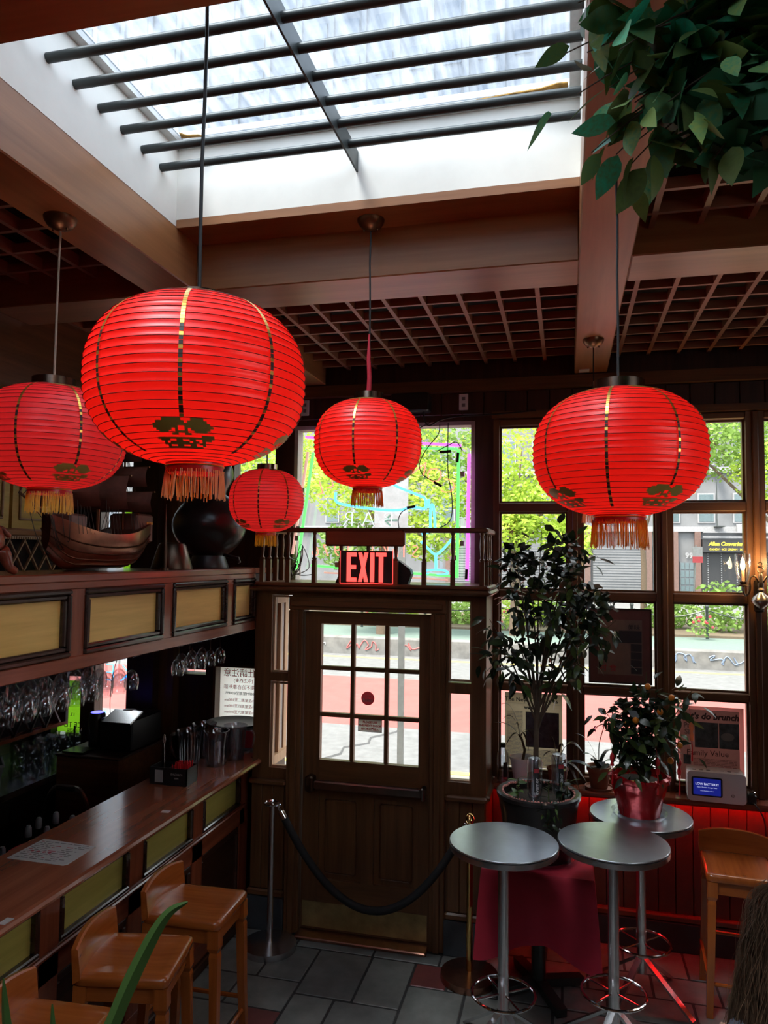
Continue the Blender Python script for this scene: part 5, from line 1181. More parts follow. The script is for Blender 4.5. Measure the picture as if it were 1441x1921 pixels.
for q_, (c_, r_) in enumerate((((-.28,4.41,2.40),(.12,.08,.14)),((-.02,4.43,2.44),(.14,.08,.16)),((.12,4.40,2.18),(.16,.08,.13)))): blob_leaves('inner_foliage', fig, c_, r_, 130, .066, 'leaf_fig', seed=92+q_)
hb = [(-.255,4.36,1.075),(-.27,4.33,1.13),(-.05,4.31,1.08),(-.03,4.29,1.14)]
lb = leaf_mesh('leaf', 'leaf_bright', W=.4, droop=.3)
for k, (x, y) in enumerate(((-.27,4.33),(-.10,4.29),(-.03,4.31),(.0,4.36))):
    for i in range(8):
        a = rnd(0, 2*PI); shared('leaf', lb if k == 0 else lm[0], leaf_M(Vector((x, y, 1.10+i*.014))-Vector((PX, PY, .751)), (math.cos(a), math.sin(a), rnd(-.2, .9)), rnd(.05, .085), rnd(-.5, .5)), fig)
    MB().tube([(x, y, 1.06), (x, y, 1.2)], .004, 5).build('shoot', 'stem_green', fig)
for i in range(26):
    x, y, z = rnd(-.15, -.03), 4.185+rnd(-.02, .02), rnd(.98, 1.12); shared('leaf', lm[1], leaf_M(Vector((x, y, z))-Vector((PX, PY, .751)), (rnd(-1, 1), rnd(-1, .2), rnd(-1, .3)), rnd(.03, .05), rnd(-1, 1)), fig)
# glass bottles upside down in the soil and standing
glassy('bottle_plastic', (.80, .83, .88), .28, .8, .2)
def water_bottle(label, x, y, z, upside):
    t = thing('water_bottle', label, 'bottle', (x, y, z))
    if upside:
        pr_ = [(.012,-.005),(.013,.02),(.036,.055),(.042,.08),(.042,.245),(.036,.265),(.016,.272)]
    else: pr_ = [(.036,0),(.040,.01),(.040,.16),(.035,.19),(.015,.222),(.014,.232)]
    MB().lathe(pr_, 20, (x, y, z), cap0=True, cap1=True).build('body', 'bottle_plastic', t)
    if upside: MB().lathe([(.034,.065),(.0395,.085),(.0395,.18),(.001,.18)], 18, (x, y, z), cap0=True, cap1=False).build('water', 'clear_plastic', t)
    else: MB().lathe([(.0165,.228),(.0165,.255)], 16, (x, y, z)).build('cap', 'black', t)
    a0 = -1.25 if upside else -1.1
    vs = []; n = 6; z0, z1 = (.09, .22) if upside else (.03, .14)
    mb = MB(); mb.smooth = True
    for i in range(n+1): a = a0-.35+.7*i/n; vs += [(x+.0425*math.cos(a), y+.0425*math.sin(a), z+z0), (x+.0425*math.cos(a), y+.0425*math.sin(a), z+z1)]
    mb.add(vs, [(2*i, 2*i+2, 2*i+3, 2*i+1) for i in range(n)]); lb_ = mb.build('label_strip', 'black', t)
    vs = []; mb = MB()
    for i in range(n+1): a = a0-.35+.7*i/n; vs += [(x+.0427*math.cos(a), y+.0427*math.sin(a), z+(.195 if upside else .032)), (x+.0427*math.cos(a), y+.0427*math.sin(a), z+(.218 if upside else .045))]
    mb.add(vs, [(2*i, 2*i+2, 2*i+3, 2*i+1) for i in range(n)]); mb.build('red_mark', 'sign_red', lb_)
    if upside:
        me = text_mesh('evamor', .030, 'plastic_white', depth=.0003)
        a = a0; M_ = Matrix.Translation((.0432*math.cos(a), .0432*math.sin(a), .122)) @ Matrix.Rotation(a+PI/2, 4, 'Z') @ Matrix.Rotation(PI/2, 4, 'X') @ Matrix.Rotation(PI/2, 4, 'Z'); o = shared('lettering', me, M_, lb_)
    return t
water_bottle('upside-down water bottle in front in the black pot', -.175, 4.275, 1.066, True)
water_bottle('upside-down water bottle at the back right of the black pot', -.045, 4.40, 1.066, True)
water_bottle('empty water bottle standing on the sill beside the door bay', -.41, 5.01, .968, False)
# dry plant in white pot on sill
def strap_plant(t, c, specs, mat):
    wl = wloc(t)
    for (dx, dy, h, L, w_) in specs:
        c_ = Vector(c); p1 = c_+Vector((dx*.3, dy*.3, h)); p2 = c_+Vector((dx, dy, h-L))
        path = bez(c_, p1, p2, 8); vs = []; fs = []
        for i, p in enumerate(path):
            d = (path[min(8, i+1)]-path[max(0, i-1)]).normalized(); s = d.cross(Vector((0, 0, 1))); s = s.normalized() if s.length > .01 else Vector((1, 0, 0)); ww = w_*math.sin(PI*(.08+.92*i/8))**.7*.5
            vs += [p-s*ww, p+Vector((0, 0, -.15*ww)), p+s*ww]
        for i in range(8): a = i*3; fs += [(a, a+3, a+4, a+1), (a+1, a+4, a+5, a+2)]
        mb = MB(); mb.smooth = True; mb.add(vs, fs); mb.build('leaf', mat, t)
t = thing('dry_plant', 'wilting plant in a white pot on the window sill', 'plant', (-.285, 5.05, .968)); pot(t, (-.285, 5.05, .968), [(.055,0),(.058,.005),(.080,.15),(.086,.152),(.086,.165),(.074,.165),(.070,.14),(.001,.14)], 'plastic_white')
MB().tube([(-.285,5.05,1.1),(-.27,5.04,1.18),(-.29,5.04,1.25),(-.31,5.03,1.28)], [.012,.010,.008,.006], 6).build('stem', 'leaf_dry', t)
strap_plant(t, (-.30, 5.04, 1.25), [(-.12,-.02,.22,.10,.03),(-.05,0,.2,.18,.03),(.12,-.02,.16,.22,.03),(.06,-.02,.12,.2,.025),(-.10,-.03,.1,.16,.03),(.16,0,.12,.1,.028)], 'leaf_dry')
for k, (dx, dy, h, L, w_) in enumerate([(-.13,-.03,.28,.06,.035),(-.17,-.02,.12,.02,.03)]): strap_plant(t, (-.30, 5.04, 1.25), [(dx, dy, h, L, w_)], 'leaf_blue')
t = thing('dark_strap_plant', 'dark broad-leaved plant behind the water bottles', 'plant', (-.06, 5.05, .968)); pot(t, (-.06, 5.05, .968), [(.05,0),(.066,.10),(.07,.10),(.07,.112),(.06,.112),(.056,.09),(.001,.09)], 'terracotta', n=28)
strap_plant(t, (-.06, 5.04, 1.06), [(.16,-.03,.30,.16,.07),(.20,-.02,.16,.24,.06),(-.10,-.03,.2,.12,.03),(.04,-.05,.26,.1,.02),(.14,-.06,.2,.3,.05),(-.06,-.02,.3,.1,.02)], 'leaf_dry')
strap_plant(t, (-.05, 5.04, 1.06), [(.22,-.06,.14,.10,.07)], 'leaf_blue')
# orchid in terracotta on the sill
OX, OY = .20, 5.055
t = thing('orchid_pot', 'small orchid with a purple bloom in a terracotta pot', 'plant', (OX, OY, .968)); pot(t, (OX, OY, .972), [(.05,0),(.053,.004),(.07,.11),(.078,.11),(.078,.14),(.068,.14),(.064,.12),(.001,.12)], 'terracotta')
MB().lathe([(.001,0),(.085,0),(.09,.016),(.086,.016),(.082,.004),(.001,.004)], 28, (OX, OY, .968)).build('dish', 'terracotta', t); MB().lathe([(.064,.122),(.001,.13)], 18, (OX, OY, .972), cap0=False, cap1=False).build('soil', 'soil', t)
strap_plant(t, (OX, OY, 1.09), [(-.10,-.04,.12,.02,.06),(.12,-.04,.10,.04,.06),(.02,-.10,.10,.06,.06),(-.15,-.02,.22,.0,.035),(.08,.02,.14,.02,.05)], 'leaf_blue'); strap_plant(t, (OX, OY, 1.09), [(-.05,-.09,.10,.03,.06),(.09,-.06,.16,.02,.06)], 'leaf_fig')
MB().tube(smooth_path([(OX,OY,1.09),(OX+.0,OY-.03,1.25),(OX+.03,OY-.04,1.38),(OX-.02,OY-.04,1.36)], 5), .003, 5).build('flower_stem', 'stem_green', t)
pm = leaf_mesh('petal', 'petal', W=.7, droop=.1)
for c_ in ((OX-.03,OY-.045,1.355),(OX+.035,OY-.045,1.385)):
    for k in range(5): a = 2*PI*k/5; shared('petal', pm, leaf_M(Vector(c_)-Vector((OX, OY, .968)), (math.cos(a), -.3, math.sin(a)), .024), t)

# ------------------------------------------------------------ kumquat in red foil on the far table
KX, KY, KZ = .395, 4.50, 1.003
t = thing('saucer', 'clear plastic saucer under the red foil pot', 'saucer', (KX, KY, KZ)); MB().lathe([(.001,.003),(.135,.003),(.15,.022),(.153,.022),(.14,0),(.001,0)], 36, (KX, KY, KZ)).build('dish', 'clear_plastic', t)
ku = thing('kumquat_plant', 'small orange-fruited tree in a red foil pot', 'plant', (KX, KY, KZ+.004))
mb = MB(); mb.smooth = True; n = 48; rr = random.Random(8); prof = [(.001,0),(.108,0),(.118,.04),(.130,.09),(.142,.14),(.152,.18),(.165,.20),(.168,.215),(.150,.222),(.142,.19),(.001,.185)]; vs = []
for k, (r, z) in enumerate(prof):
    for i in range(n): q = (rr.uniform(-.006, .006) if 0 < k < 9 else 0); vs.append((KX+(r+q)*math.cos(2*PI*i/n), KY+(r+q)*math.sin(2*PI*i/n), KZ+.004+z+(rr.uniform(-.008, .008) if k in (6, 7, 8) else 0)))
mb.add(vs, [(k*n+i, k*n+(i+1) % n, (k+1)*n+(i+1) % n, (k+1)*n+i) for k in range(len(prof)-1) for i in range(n)]); mb.build('foil_pot', 'foil_red', ku)
MB().lathe([(.142,.19),(.08,.198),(.001,.2)], 24, (KX, KY, KZ), cap0=False, cap1=False).build('soil', 'soil', ku)
K0 = Vector((KX+.02, KY, KZ+.19)); tips = [(.44,4.50,1.80),(.46,4.48,1.70),(.40,4.50,1.66),(.33,4.48,1.62),(.26,4.46,1.58),(.20,4.48,1.58),(.24,4.44,1.46),(.30,4.40,1.44),(.52,4.48,1.64),(.60,4.46,1.70),(.68,4.46,1.72),(.62,4.44,1.60),(.56,4.42,1.50),(.60,4.44,1.42),(.46,4.38,1.5),(.36,4.38,1.52),(.28,4.38,1.30),(.50,4.40,1.34),(.40,4.42,1.60),(.33,4.36,1.26)]
starts = []
for tp in tips: tp = Vector(tp); starts.append((K0, K0.lerp(tp, .5)+Vector((0, 0, .08)), tp))
lk = [leaf_mesh('leaf', 'leaf_kumquat', W=.42, droop=.2), leaf_mesh('leaf', 'leaf_kumquat', W=.36, droop=.35)]
branchy(ku, starts, lk, 300, .084, 'stem_green', 31, .075, .006, True, .2)
blob_leaves('inner_foliage', ku, (.40, 4.48, 1.50), (.17, .10, .20), 260, .075, 'leaf_kumquat', seed=91)
for c_ in ((.60,4.40,1.425),(.555,4.42,1.335),(.44,4.43,1.73),(.565,4.43,1.675),(.37,4.38,1.55),(.50,4.40,1.60),(.33,4.42,1.52)): MB().ball(c_, .017, 12, 8, 1.1).build('fruit', 'orange_fruit', ku)
plain('charm_orange', (.85, .22, .08), .5)
for k, (x, y, z, hh, mt) in enumerate(((.665,4.42,1.55,.10,'charm_orange'),(.595,4.39,1.36,.09,'red_plastic'),(.245,4.40,1.36,.06,'red_plastic'),(.48,4.36,1.36,.09,'red_plastic'))):
    ch = MB().lathe([(.004,0),(.012,-.015),(.014,-.03),(.007,-.05),(.012,-.07),(.009,-hh)], 10, (x, y, z)).build('charm', mt, ku); MB().tube([(x, y, z-hh), (x+.003, y, z-hh-.03), (x, y, z-hh-.11)], [.003, .003, .006], 6).build('charm_tassel', 'red_plastic', ch)
    MB().tube([(x, y, z), (x-.01, y, z+.08)], .0012, 4).build('charm_string', 'red_plastic', ch)

# ------------------------------------------------------------ silk ficus at the upper right
sf = thing('silk_ficus', 'artificial ficus tree with large silk leaves at the upper right', 'plant', (.68, 1.45, 0))
MB().lathe([(.001,0),(.17,0),(.20,.34),(.215,.34),(.215,.37),(.19,.37),(.185,.32),(.001,.32)], 32, (.68, 1.45, 0)).build('pot', 'terracotta', sf)
MB().tube(smooth_path([(.68,1.45,.3),(.71,1.47,1.2),(.68,1.43,2.2),(.69,1.46,2.9),(.67,1.45,3.28)], 5), [.026-.0006*i for i in range(21)], 10).build('trunk', 'bark', sf)
ls = [leaf_mesh('leaf', 'leaf_silk', W=.50, droop=.12, n=7), leaf_mesh('leaf', 'leaf_silk', W=.46, droop=.30, n=7), leaf_mesh('leaf', 'leaf_silk', W=.54, droop=.05, n=7)]
tips = [(.0,1.80,3.68),(.03,1.78,3.56),(.03,1.74,3.76),(.08,1.80,3.50),(.06,1.76,3.40),(.12,1.82,3.42),(.15,1.78,3.37),(.17,1.80,3.44),(.25,1.76,3.38),(.33,1.78,3.36),(.42,1.74,3.37),(.12,1.70,3.60),(.10,1.74,3.54),(.16,1.78,3.52),(.20,1.80,3.70),(.09,1.82,3.70),(.05,1.72,3.62),(.22,1.70,3.46),(.14,1.74,3.76),(.28,1.80,3.50),(.52,1.76,3.40),(.10,1.78,3.45)]
rr = random.Random(33); starts = []
for tp in tips:
    tp = Vector((tp[0]*.84, tp[1]*.84, 2.44+(tp[2]-2.44)*.84)); s0 = Vector((.62, 1.45, rr.uniform(3.3, 3.45))); starts.append((s0, s0.lerp(tp, .55)+Vector((0, 0, .14)), tp))
branchy(sf, starts, ls, 297, .088, 'bark', 34, .062, .005, True, .75)
blob_leaves('inner_foliage', sf, (.40, 1.52, 3.40), (.26, .12, .19), 620, .10, 'leaf_silk', seed=77)
blob_leaves('inner_foliage', sf, (.74, 1.46, 3.38), (.30, .20, .22), 620, .11, 'leaf_silk', seed=78)
# ------------------------------------------------------------ succulent blades in the foreground
al = thing('foreground_succulent', 'dark green succulent blades rising at the bottom left', 'plant', (-.80, 1.17, 0))
MB().lathe([(.001,0),(.16,0),(.13,.9),(.15,1.28),(.17,1.30),(.17,1.33),(.14,1.33),(.001,1.30)], 28, (-.83, 1.16, 0)).build('tall_planter', 'terracotta', al)
def blade(pts, wd):
    path = smooth_path(pts, 6); N = len(path)-1; vs = []; fs = []
    for i, p in enumerate(path):
        d = (path[min(N, i+1)]-path[max(0, i-1)]).normalized(); s = d.cross(Vector((0, -1, 0))).normalized(); u = s.cross(d); t_ = i/N; ww = wd*(1-t_**4)*(.75+.25*math.sin(PI*t_))+.0015
        vs += [p-s*ww, p-u*ww*.5, p+s*ww, p+u*ww*.45]
    for i in range(N):
        for k in range(4): a = i*4+k; b = i*4+(k+1) % 4; fs.append((a, b, b+4, a+4))
    fs += [(3, 2, 1, 0), tuple(N*4+k for k in range(4))]
    mb = MB(); mb.smooth = True; mb.add(vs, fs); mb.build('blade', 'leaf_aloe', al)
blade([(-.81,1.17,1.30),(-.785,1.17,1.55),(-.755,1.18,1.65),(-.715,1.19,1.745),(-.675,1.195,1.815),(-.638,1.2,1.840)], .013)
blade([(-.84,1.15,1.30),(-.93,1.17,1.45),(-.98,1.19,1.56),(-1.005,1.2,1.66)], .014); blade([(-.83,1.16,1.30),(-.86,1.18,1.45),(-.885,1.19,1.56),(-.90,1.2,1.63)], .009); blade([(-.82,1.2,1.30),(-.75,1.28,1.42),(-.70,1.34,1.50)], .011); blade([(-.84,1.2,1.30),(-.9,1.3,1.4),(-.96,1.36,1.44)], .011)

# ------------------------------------------------------------ papers and signs in the windows
def sheet(name, label, cat, x0, x1, z0, z1, y, mat, th=.004):
    t = thing(name, label, cat, ((x0+x1)/2, y, z0)); MB().add([(x0,y,z0),(x1,y,z0),(x1,y,z1),(x0,y,z1)], [(0,1,2,3)]).build('sheet', mat, t); return t
def greeking(t, x0, x1, z0, z1, y, mat, seed, step=.009, name='small_print'):
    rr = random.Random(seed); mb = MB(); z = z1
    while z > z0:
        x = x0
        while x < x1-.004:
            L = min(rr.uniform(.01, .045), x1-x)
            mb.box(x, x+L*.86, y-.0006, y, z-step*.45, z); x += L
        z -= step
    return mb.build(name, mat, t, kind='stuff')
Y = 5.19
t = sheet('newspaper_front', 'framed newspaper front page behind the fig trunk', 'newspaper', -.412, -.03, 1.03, 1.525, Y, 'paper_tan')
put_text('masthead', t, 'The New York Times', .040, 'ink', (-.235, Y-.001, 1.478), bold=.0008); put_text('headline', t, 'Weekend', .024, 'ink', (-.235, Y-.001, 1.425), bold=.0012)
MB().box(-.40, -.04, Y-.001, Y, 1.452, 1.4535).build('rule', 'ink_grey', t); MB().box(-.272, -.052, Y-.0012, Y, 1.165, 1.40).build('picture_border', 'ink', t); MB().box(-.268, -.056, Y-.002, Y-.0008, 1.169, 1.396).build('picture', 'photo_purple', t)
greeking(t, -.40, -.29, 1.05, 1.40, Y, 'ink_grey', 1); greeking(t, -.27, -.05, 1.05, 1.15, Y, 'ink_grey', 2)
cloth_thin('mount_red', (.30, .07, .07), (.55, .16, .14), .5, .02)
t = sheet('brunch_poster', 'brunch magazine page in a red mount behind the charger', 'poster', .695, 1.093, 1.03, 1.50, Y, 'mount_red')
MB().add([(.712,Y-.001,1.03),(1.065,Y-.001,1.03),(1.065,Y-.001,1.478),(.712,Y-.001,1.478)], [(0,1,2,3)]).build('page', 'paper_grey', t); yy = Y-.002
put_text('headline', t, "let's do brunch", .054, 'ink', (.90, yy, 1.437), bold=.002, shear=.2); put_text('headline', t, 'Pan\nSix', .046, 'ink_grey', (.765, yy, 1.355), bold=.0014, line=.9); put_text('headline', t, 'Family Value', .050, 'ink', (.875, yy, 1.205))
MB().box(.80, .94, yy, Y, 1.24, 1.40).build('food_photo', 'photo_dark', t); MB().box(.946, 1.063, yy, Y, 1.24, 1.40).build('bowl_photo', 'photo_dark', t)
mb = MB(); mb.prism([(.995+.04*math.cos(2*PI*i/20), 1.315+.025*math.sin(2*PI*i/20)) for i in range(20)], yy-.001, yy, Matrix(((1,0,0,0),(0,0,1,0),(0,1,0,0),(0,0,0,1)))); mb.build('bowl_print', 'ink_grey', t); MB().box(.73, .775, yy, Y, 1.13, 1.19).build('small_photo', 'photo_dark', t); greeking(t, .79, 1.05, 1.05, 1.17, Y-.001, 'ink_grey', 3)
plain('poster_brown', (.16, .05, .042), .5); plain('poster_inner', (.21, .135, .105), .5); plain('poster_dark', (.028, .018, .024), .5)
t = thing('framed_poster', 'brown framed menu poster hanging in the window', 'poster', (.35, 5.17, 1.62)); MB().bevbox(.142, .542, 5.172, 5.19, 1.622, 2.115, .006).build('mount', 'poster_brown', t); MB().box(.142, .152, 5.164, 5.172, 1.622, 2.115).box(.532, .542, 5.164, 5.172, 1.622, 2.115).box(.152, .532, 5.164, 5.172, 1.622, 1.632).box(.152, .532, 5.164, 5.172, 2.105, 2.115).build('frame', 'dark_wood_z', t)
MB().box(.20, .482, 5.168, 5.172, 1.68, 2.04).build('print', 'poster_inner', t)
for x0, x1, z0, z1 in ((.335,.478,1.89,1.97),(.41,.478,1.835,1.885),(.41,.478,1.785,1.83),(.41,.478,1.735,1.78),(.41,.478,1.69,1.73)): MB().box(x0, x1, 5.166, 5.168, z0, z1).build('photo', 'poster_dark', t)
put_text('lettering', t, '粥\n之\n家\n美\n食', .036, 'poster_dark', (.222, 5.166, 1.88), line=.85); put_text('lettering', t, '村 食', .05, 'ink_red', (.265, 5.166, 1.72)); put_text('lettering', t, '美味', .04, 'poster_dark', (.43, 5.166, 1.99))
# mirrored notice at the end of the bar
t = sheet('window_notice', 'white backlit notice with mirrored red Chinese writing', 'sign', -2.56, -2.11, 1.125, 1.60, 5.235, 'paper_white')
for txt, sz, z, m in (('人仕請注意', .066, 1.545, 'ink_red'), ('(今之西東)', .034, 1.49, 'ink_red'), ('門部能不泊亦車州部:', .036, 1.44, 'ink_red'), ('日 7:00PM星期至6:00PM', .028, 1.395, 'ink_green'), ('2:00am至星期二至3:00am', .028, 1.345, 'ink_red'), ('2:00am至星期四至3:00am', .028, 1.30, 'ink_red'), ('2:00am至星期六至3:00am', .028, 1.255, 'ink_red')):
    wl = wloc(t); shared('lettering', text_mesh(txt, sz, m, mirror=True), face_y(Vector((-2.37, 5.2335, z))-wl), t)
# backlit green posters and blue neon letters behind the bar
for k, (x0, x1, z0, z1) in enumerate(((-3.97,-3.70,1.0,1.42),(-3.42,-3.27,2.30,2.86))):
    t = sheet('green_poster', ['lime green drinks poster behind the bagged cups', 'lime green poster behind the ship model'][k], 'poster', x0, x1, z0, z1, 5.23, 'poster_green')
    wl = wloc(t)
    for txt, sz, z in (('ICE TEA', .06, z0+.07), ('13.', .04, z0+.15), ('CAPPO', .03, z0+.03)): shared('lettering', text_mesh(txt, sz, 'ink', mirror=True), face_y(Vector(((x0+x1)/2, 5.229, z))-wl), t)
t = thing('blue_neon_letters', 'pale blue outlined letters in the window behind the bar', 'neon sign', (-3.43, 5.19, 1.10))
for ch, x, z, sz in (('K',-3.34,1.50,.20),('E',-3.48,1.50,.20),('L',-3.32,1.16,.13),('O',-3.40,1.16,.13),('U',-3.48,1.16,.13),('N',-3.55,1.16,.13)):
    shared('letter', text_mesh(ch, sz, 'neon_blue', mirror=True, bold=-.006, depth=.004), face_y(Vector((x, 5.19, z))-Vector((-3.43, 5.19, 1.10))), t)
MB().tube(smooth_path([(-3.42,5.19,1.62),(-3.45,5.185,1.5),(-3.47,5.185,1.3),(-3.46,5.185,1.14)], 6), .003, 5).build('wire', 'cord_black', t)

# ------------------------------------------------------------ charger, sconce, LED strip
CH = thing('charger_kiosk', 'white phone charger kiosk with a blue screen on the sill', 'charger', (.88, 5.03, .968))
M_ = Matrix(((0,0,1,0),(1,0,0,0),(0,1,0,0),(0,0,0,1)))
def rrect(w_, h_, r, n=5):
    pts = []
    for cx_, cy_, a0 in ((w_/2-r, h_/2-r, 0), (-w_/2+r, h_/2-r, 90), (-w_/2+r, -h_/2+r, 180), (w_/2-r, -h_/2+r, 270)):
        for i in range(n+1): a = R_(a0+90*i/n); pts.append((cx_+r*math.cos(a), cy_+r*math.sin(a)))
    return pts
FY = Matrix.Translation((.885, 4.955, 1.058)) @ Matrix.Rotation(R_(-3), 4, 'Z') @ Matrix.Rotation(PI/2, 4, 'X')
MB().prism(rrect(.33, .178, .022), -.135, 0, FY).build('body', 'plastic_white', CH)
MB().prism(rrect(.175, .115, .012), 0, .002, FY @ Matrix.Translation((-.055, .0, 0))).build('screen_bezel', 'black', CH); sc_ = MB().prism(rrect(.155, .098, .004), .002, .003, FY @ Matrix.Translation((-.055, .0, 0))).build('screen', 'screen_blue', CH)
for txt, sz, y, b in (('LOW BATTERY?', .0185, .016, .0004), ('Rent a Portable Charger Here', .0092, -.003, 0), ('Press Anywhere to Start', .0075, -.024, 0)):
    shared('lettering', text_mesh(txt, sz, 'screen_text', depth=.0002, bold=b), Matrix.Translation(-wloc(sc_)) @ FY @ Matrix.Translation((-.055, y, .0034)), sc_)
MB().prism(rrect(.085, .115, .006), 0, .002, FY @ Matrix.Translation((.09, .0, 0))).build('door_flap', 'plastic_white', CH)
mb = MB(); mb.tube([FY @ Vector((.09+.008*math.cos(2*PI*i/20), -.04+.008*math.sin(2*PI*i/20), .003)) for i in range(20)], .001, 5, closed=True); mb.build('power_mark', 'ink', CH)
for i in range(7): MB().prism(rrect(.022, .014, .004), 0, .002, Matrix.Translation((.765+i*.04, 5.0, 1.147)) @ Matrix.Rotation(R_(-3), 4, 'Z')).build('slot', 'plastic_grey' if i in (0, 1, 2, 5) else 'plastic_white', CH)
t = thing('power_adapter', 'black power adapter with cable on the sill', 'adapter', (1.09, 5.0, .968)); MB().bevbox(1.065, 1.115, 4.985, 5.03, .968, 1.02, .005).build('block', 'black', t); MB().bevbox(1.07, 1.11, 4.99, 5.025, 1.02, 1.04, .004).build('plug', 'chrome', t); MB().tube(smooth_path([(1.09,4.985,.975),(1.10,4.96,.972),(1.13,4.945,.93),(1.15,4.94,.85),(1.17,4.97,.6),(1.2,5.02,.3),(1.2,5.04,.012)], 6), .004, 6).build('cable', 'cord_black', t)
SC = thing('wall_sconce', 'brass wall lamp with glass tulip shade on the window post', 'wall lamp', (1.173, 5.10, 2.2)); x_, y_ = 1.173, 5.045
MB().lathe([(.001,-.055),(.012,-.05),(.045,-.02),(.055,.0),(.045,.022),(.012,.05),(.010,.06)], 24, (x_, y_, 2.195)).build('ball', 'pewter', SC)
MB().lathe([(.010,.05),(.020,.065),(.012,.08),(.018,.10),(.010,.12),(.014,.15),(.008,.17)], 16, (x_, y_, 2.195)).build('baluster_stem', 'dark_bronze', SC); MB().tube([(x_+.018*math.cos(2*PI*i/20), y_, 2.385+.018*math.sin(2*PI*i/20)) for i in range(20)], .004, 6, closed=True).tube([(x_+.014*math.cos(2*PI*i/20), y_, 2.418+.014*math.sin(2*PI*i/20)) for i in range(20)], .003, 6, closed=True).build('top_ring', 'dark_bronze', SC)
MB().bevbox(x_-.03, x_+.03, 5.088, 5.105, 2.12, 2.32, .006).tube([(x_, 5.09, 2.25), (x_, y_, 2.27)], .010, 8).build('back_plate', 'dark_bronze', SC)
for sgn in (-1, 1):
    ex = x_+sgn*.108
    ar = MB().tube(smooth_path([(x_+sgn*.01,y_,2.30),(x_+sgn*.035,y_-.01,2.345),(x_+sgn*.065,y_-.02,2.33),(x_+sgn*.07,y_-.03,2.26),(x_+sgn*.09,y_-.03,2.225),(ex,y_-.03,2.25),(ex,y_-.03,2.285)], 6), .0055, 8).build('arm', 'dark_bronze', SC)
    MB().lathe([(.012,2.28),(.036,2.285),(.034,2.292),(.018,2.296),(.022,2.312),(.018,2.314)], 20, (ex, y_-.03, 0)).build('cup', 'dark_bronze', SC); cd_ = MB().lathe([(.0105,2.31),(.0105,2.385)], 12, (ex, y_-.03, 0)).build('candle', 'pale_wood_z', SC)
    MB().lathe([(.006,2.385),(.0125,2.40),(.014,2.415),(.008,2.445),(.001,2.465)], 14, (ex, y_-.03, 0)).build('bulb', 'bulb', SC)
    MB().lathe([(.020,2.312),(.032,2.33),(.044,2.38),(.047,2.43),(.044,2.485),(.043,2.485),(.0455,2.43),(.0425,2.38),(.031,2.332)], 24, (ex, y_-.03, 0), cap0=False, cap1=False).build('glass_shade', 'clear_glass', SC)
    ld = bpy.data.lights.new('sconce_bulb', 'POINT'); ld.energy = 2.2; ld.color = (1, .62, .25); ld.shadow_soft_size = .012; lo_ = link('sconce_bulb', ld, SC); lo_.location = Vector((ex, y_-.065, 2.425))-wloc(SC)
led = thing('led_strip', 'red LED strip glowing under the window sill', 'light strip', (.9, 5.09, .915)); MB().box(-.44, 2.5, 5.055, 5.07, .9255, .9298).build('strip', 'led_red', led)

# ------------------------------------------------------------ seated person seen from behind, lower right
pr = thing('person', 'person with long brown hair seated at the lower right, seen from behind', 'person', (.705, 2.79, 0))
px, py = .705, 2.79
V = [(px,py-.02,.56),(px,py-.03,.72),(px,py-.03,.80),(px,py-.01,.89),(px,py+.01,1.0),(px,py+.03,1.10),
     (px-.145,py-.01,.86),(px-.19,py+.05,.70),(px-.16,py+.24,.66),(px-.12,py+.30,.66),(px+.145,py-.01,.86),(px+.19,py+.05,.70),(px+.16,py+.24,.66),(px+.12,py+.30,.66),
     (px-.10,py+.02,.53),(px-.12,py+.40,.52),(px-.12,py+.42,.1),(px-.12,py+.53,.05),(px+.10,py+.02,.53),(px+.12,py+.40,.52),(px+.12,py+.42,.1),(px+.12,py+.53,.05)]
Ed = [(0,1),(1,2),(2,3),(3,4),(4,5),(3,6),(6,7),(7,8),(8,9),(3,10),(10,11),(11,12),(12,13),(0,14),(14,15),(15,16),(16,17),(0,18),(18,19),(19,20),(20,21)]
Rd = [.14,.12,.13,.10,.055,.055,.055,.045,.036,.03,.055,.05,.036,.03,.095,.07,.045,.045,.095,.07,.045,.045]
skin('body', V, Ed, Rd, 'shirt', pr, 0)
HC = Vector((px, py+.04, 1.20))
mb = MB(); mb.smooth = True; n, m_ = 24, 16; vs = []
for i in range(m_+1):
    ph = PI*i/m_
    for k in range(n):
        a = 2*PI*k/n; r = math.sin(ph); x, y, z = .076*r*math.cos(a), .094*r*math.sin(a), -.115*math.cos(ph)
        if y > 0: y += .004*math.sin(ph*3); 
        if y > .06 and abs(x) < .02 and -.03 < z < .01: y += .016
        if z < -.05: x *= .85
        vs.append(HC+Vector((x, y, z)))
fs = [(i*n+k, i*n+(k+1) % n, (i+1)*n+(k+1) % n, (i+1)*n+k) for i in range(m_) for k in range(n)]
mb.add(vs, fs); hd = mb.build('head', 'skin', pr)
for sx in (-1, 1):
    MB().ball(HC+Vector((sx*.03, .086, .01)), .012, 8, 6).build('eye', 'plastic_white', hd); MB().ball(HC+Vector((sx*.078, .0, -.005)), .018, 8, 6, 1.5).build('ear', 'skin', hd)
MB().bevbox(HC.x-.022, HC.x+.022, HC.y+.088, HC.y+.096, HC.z-.055, HC.z-.045, .003).build('mouth', 'ink_red', hd)
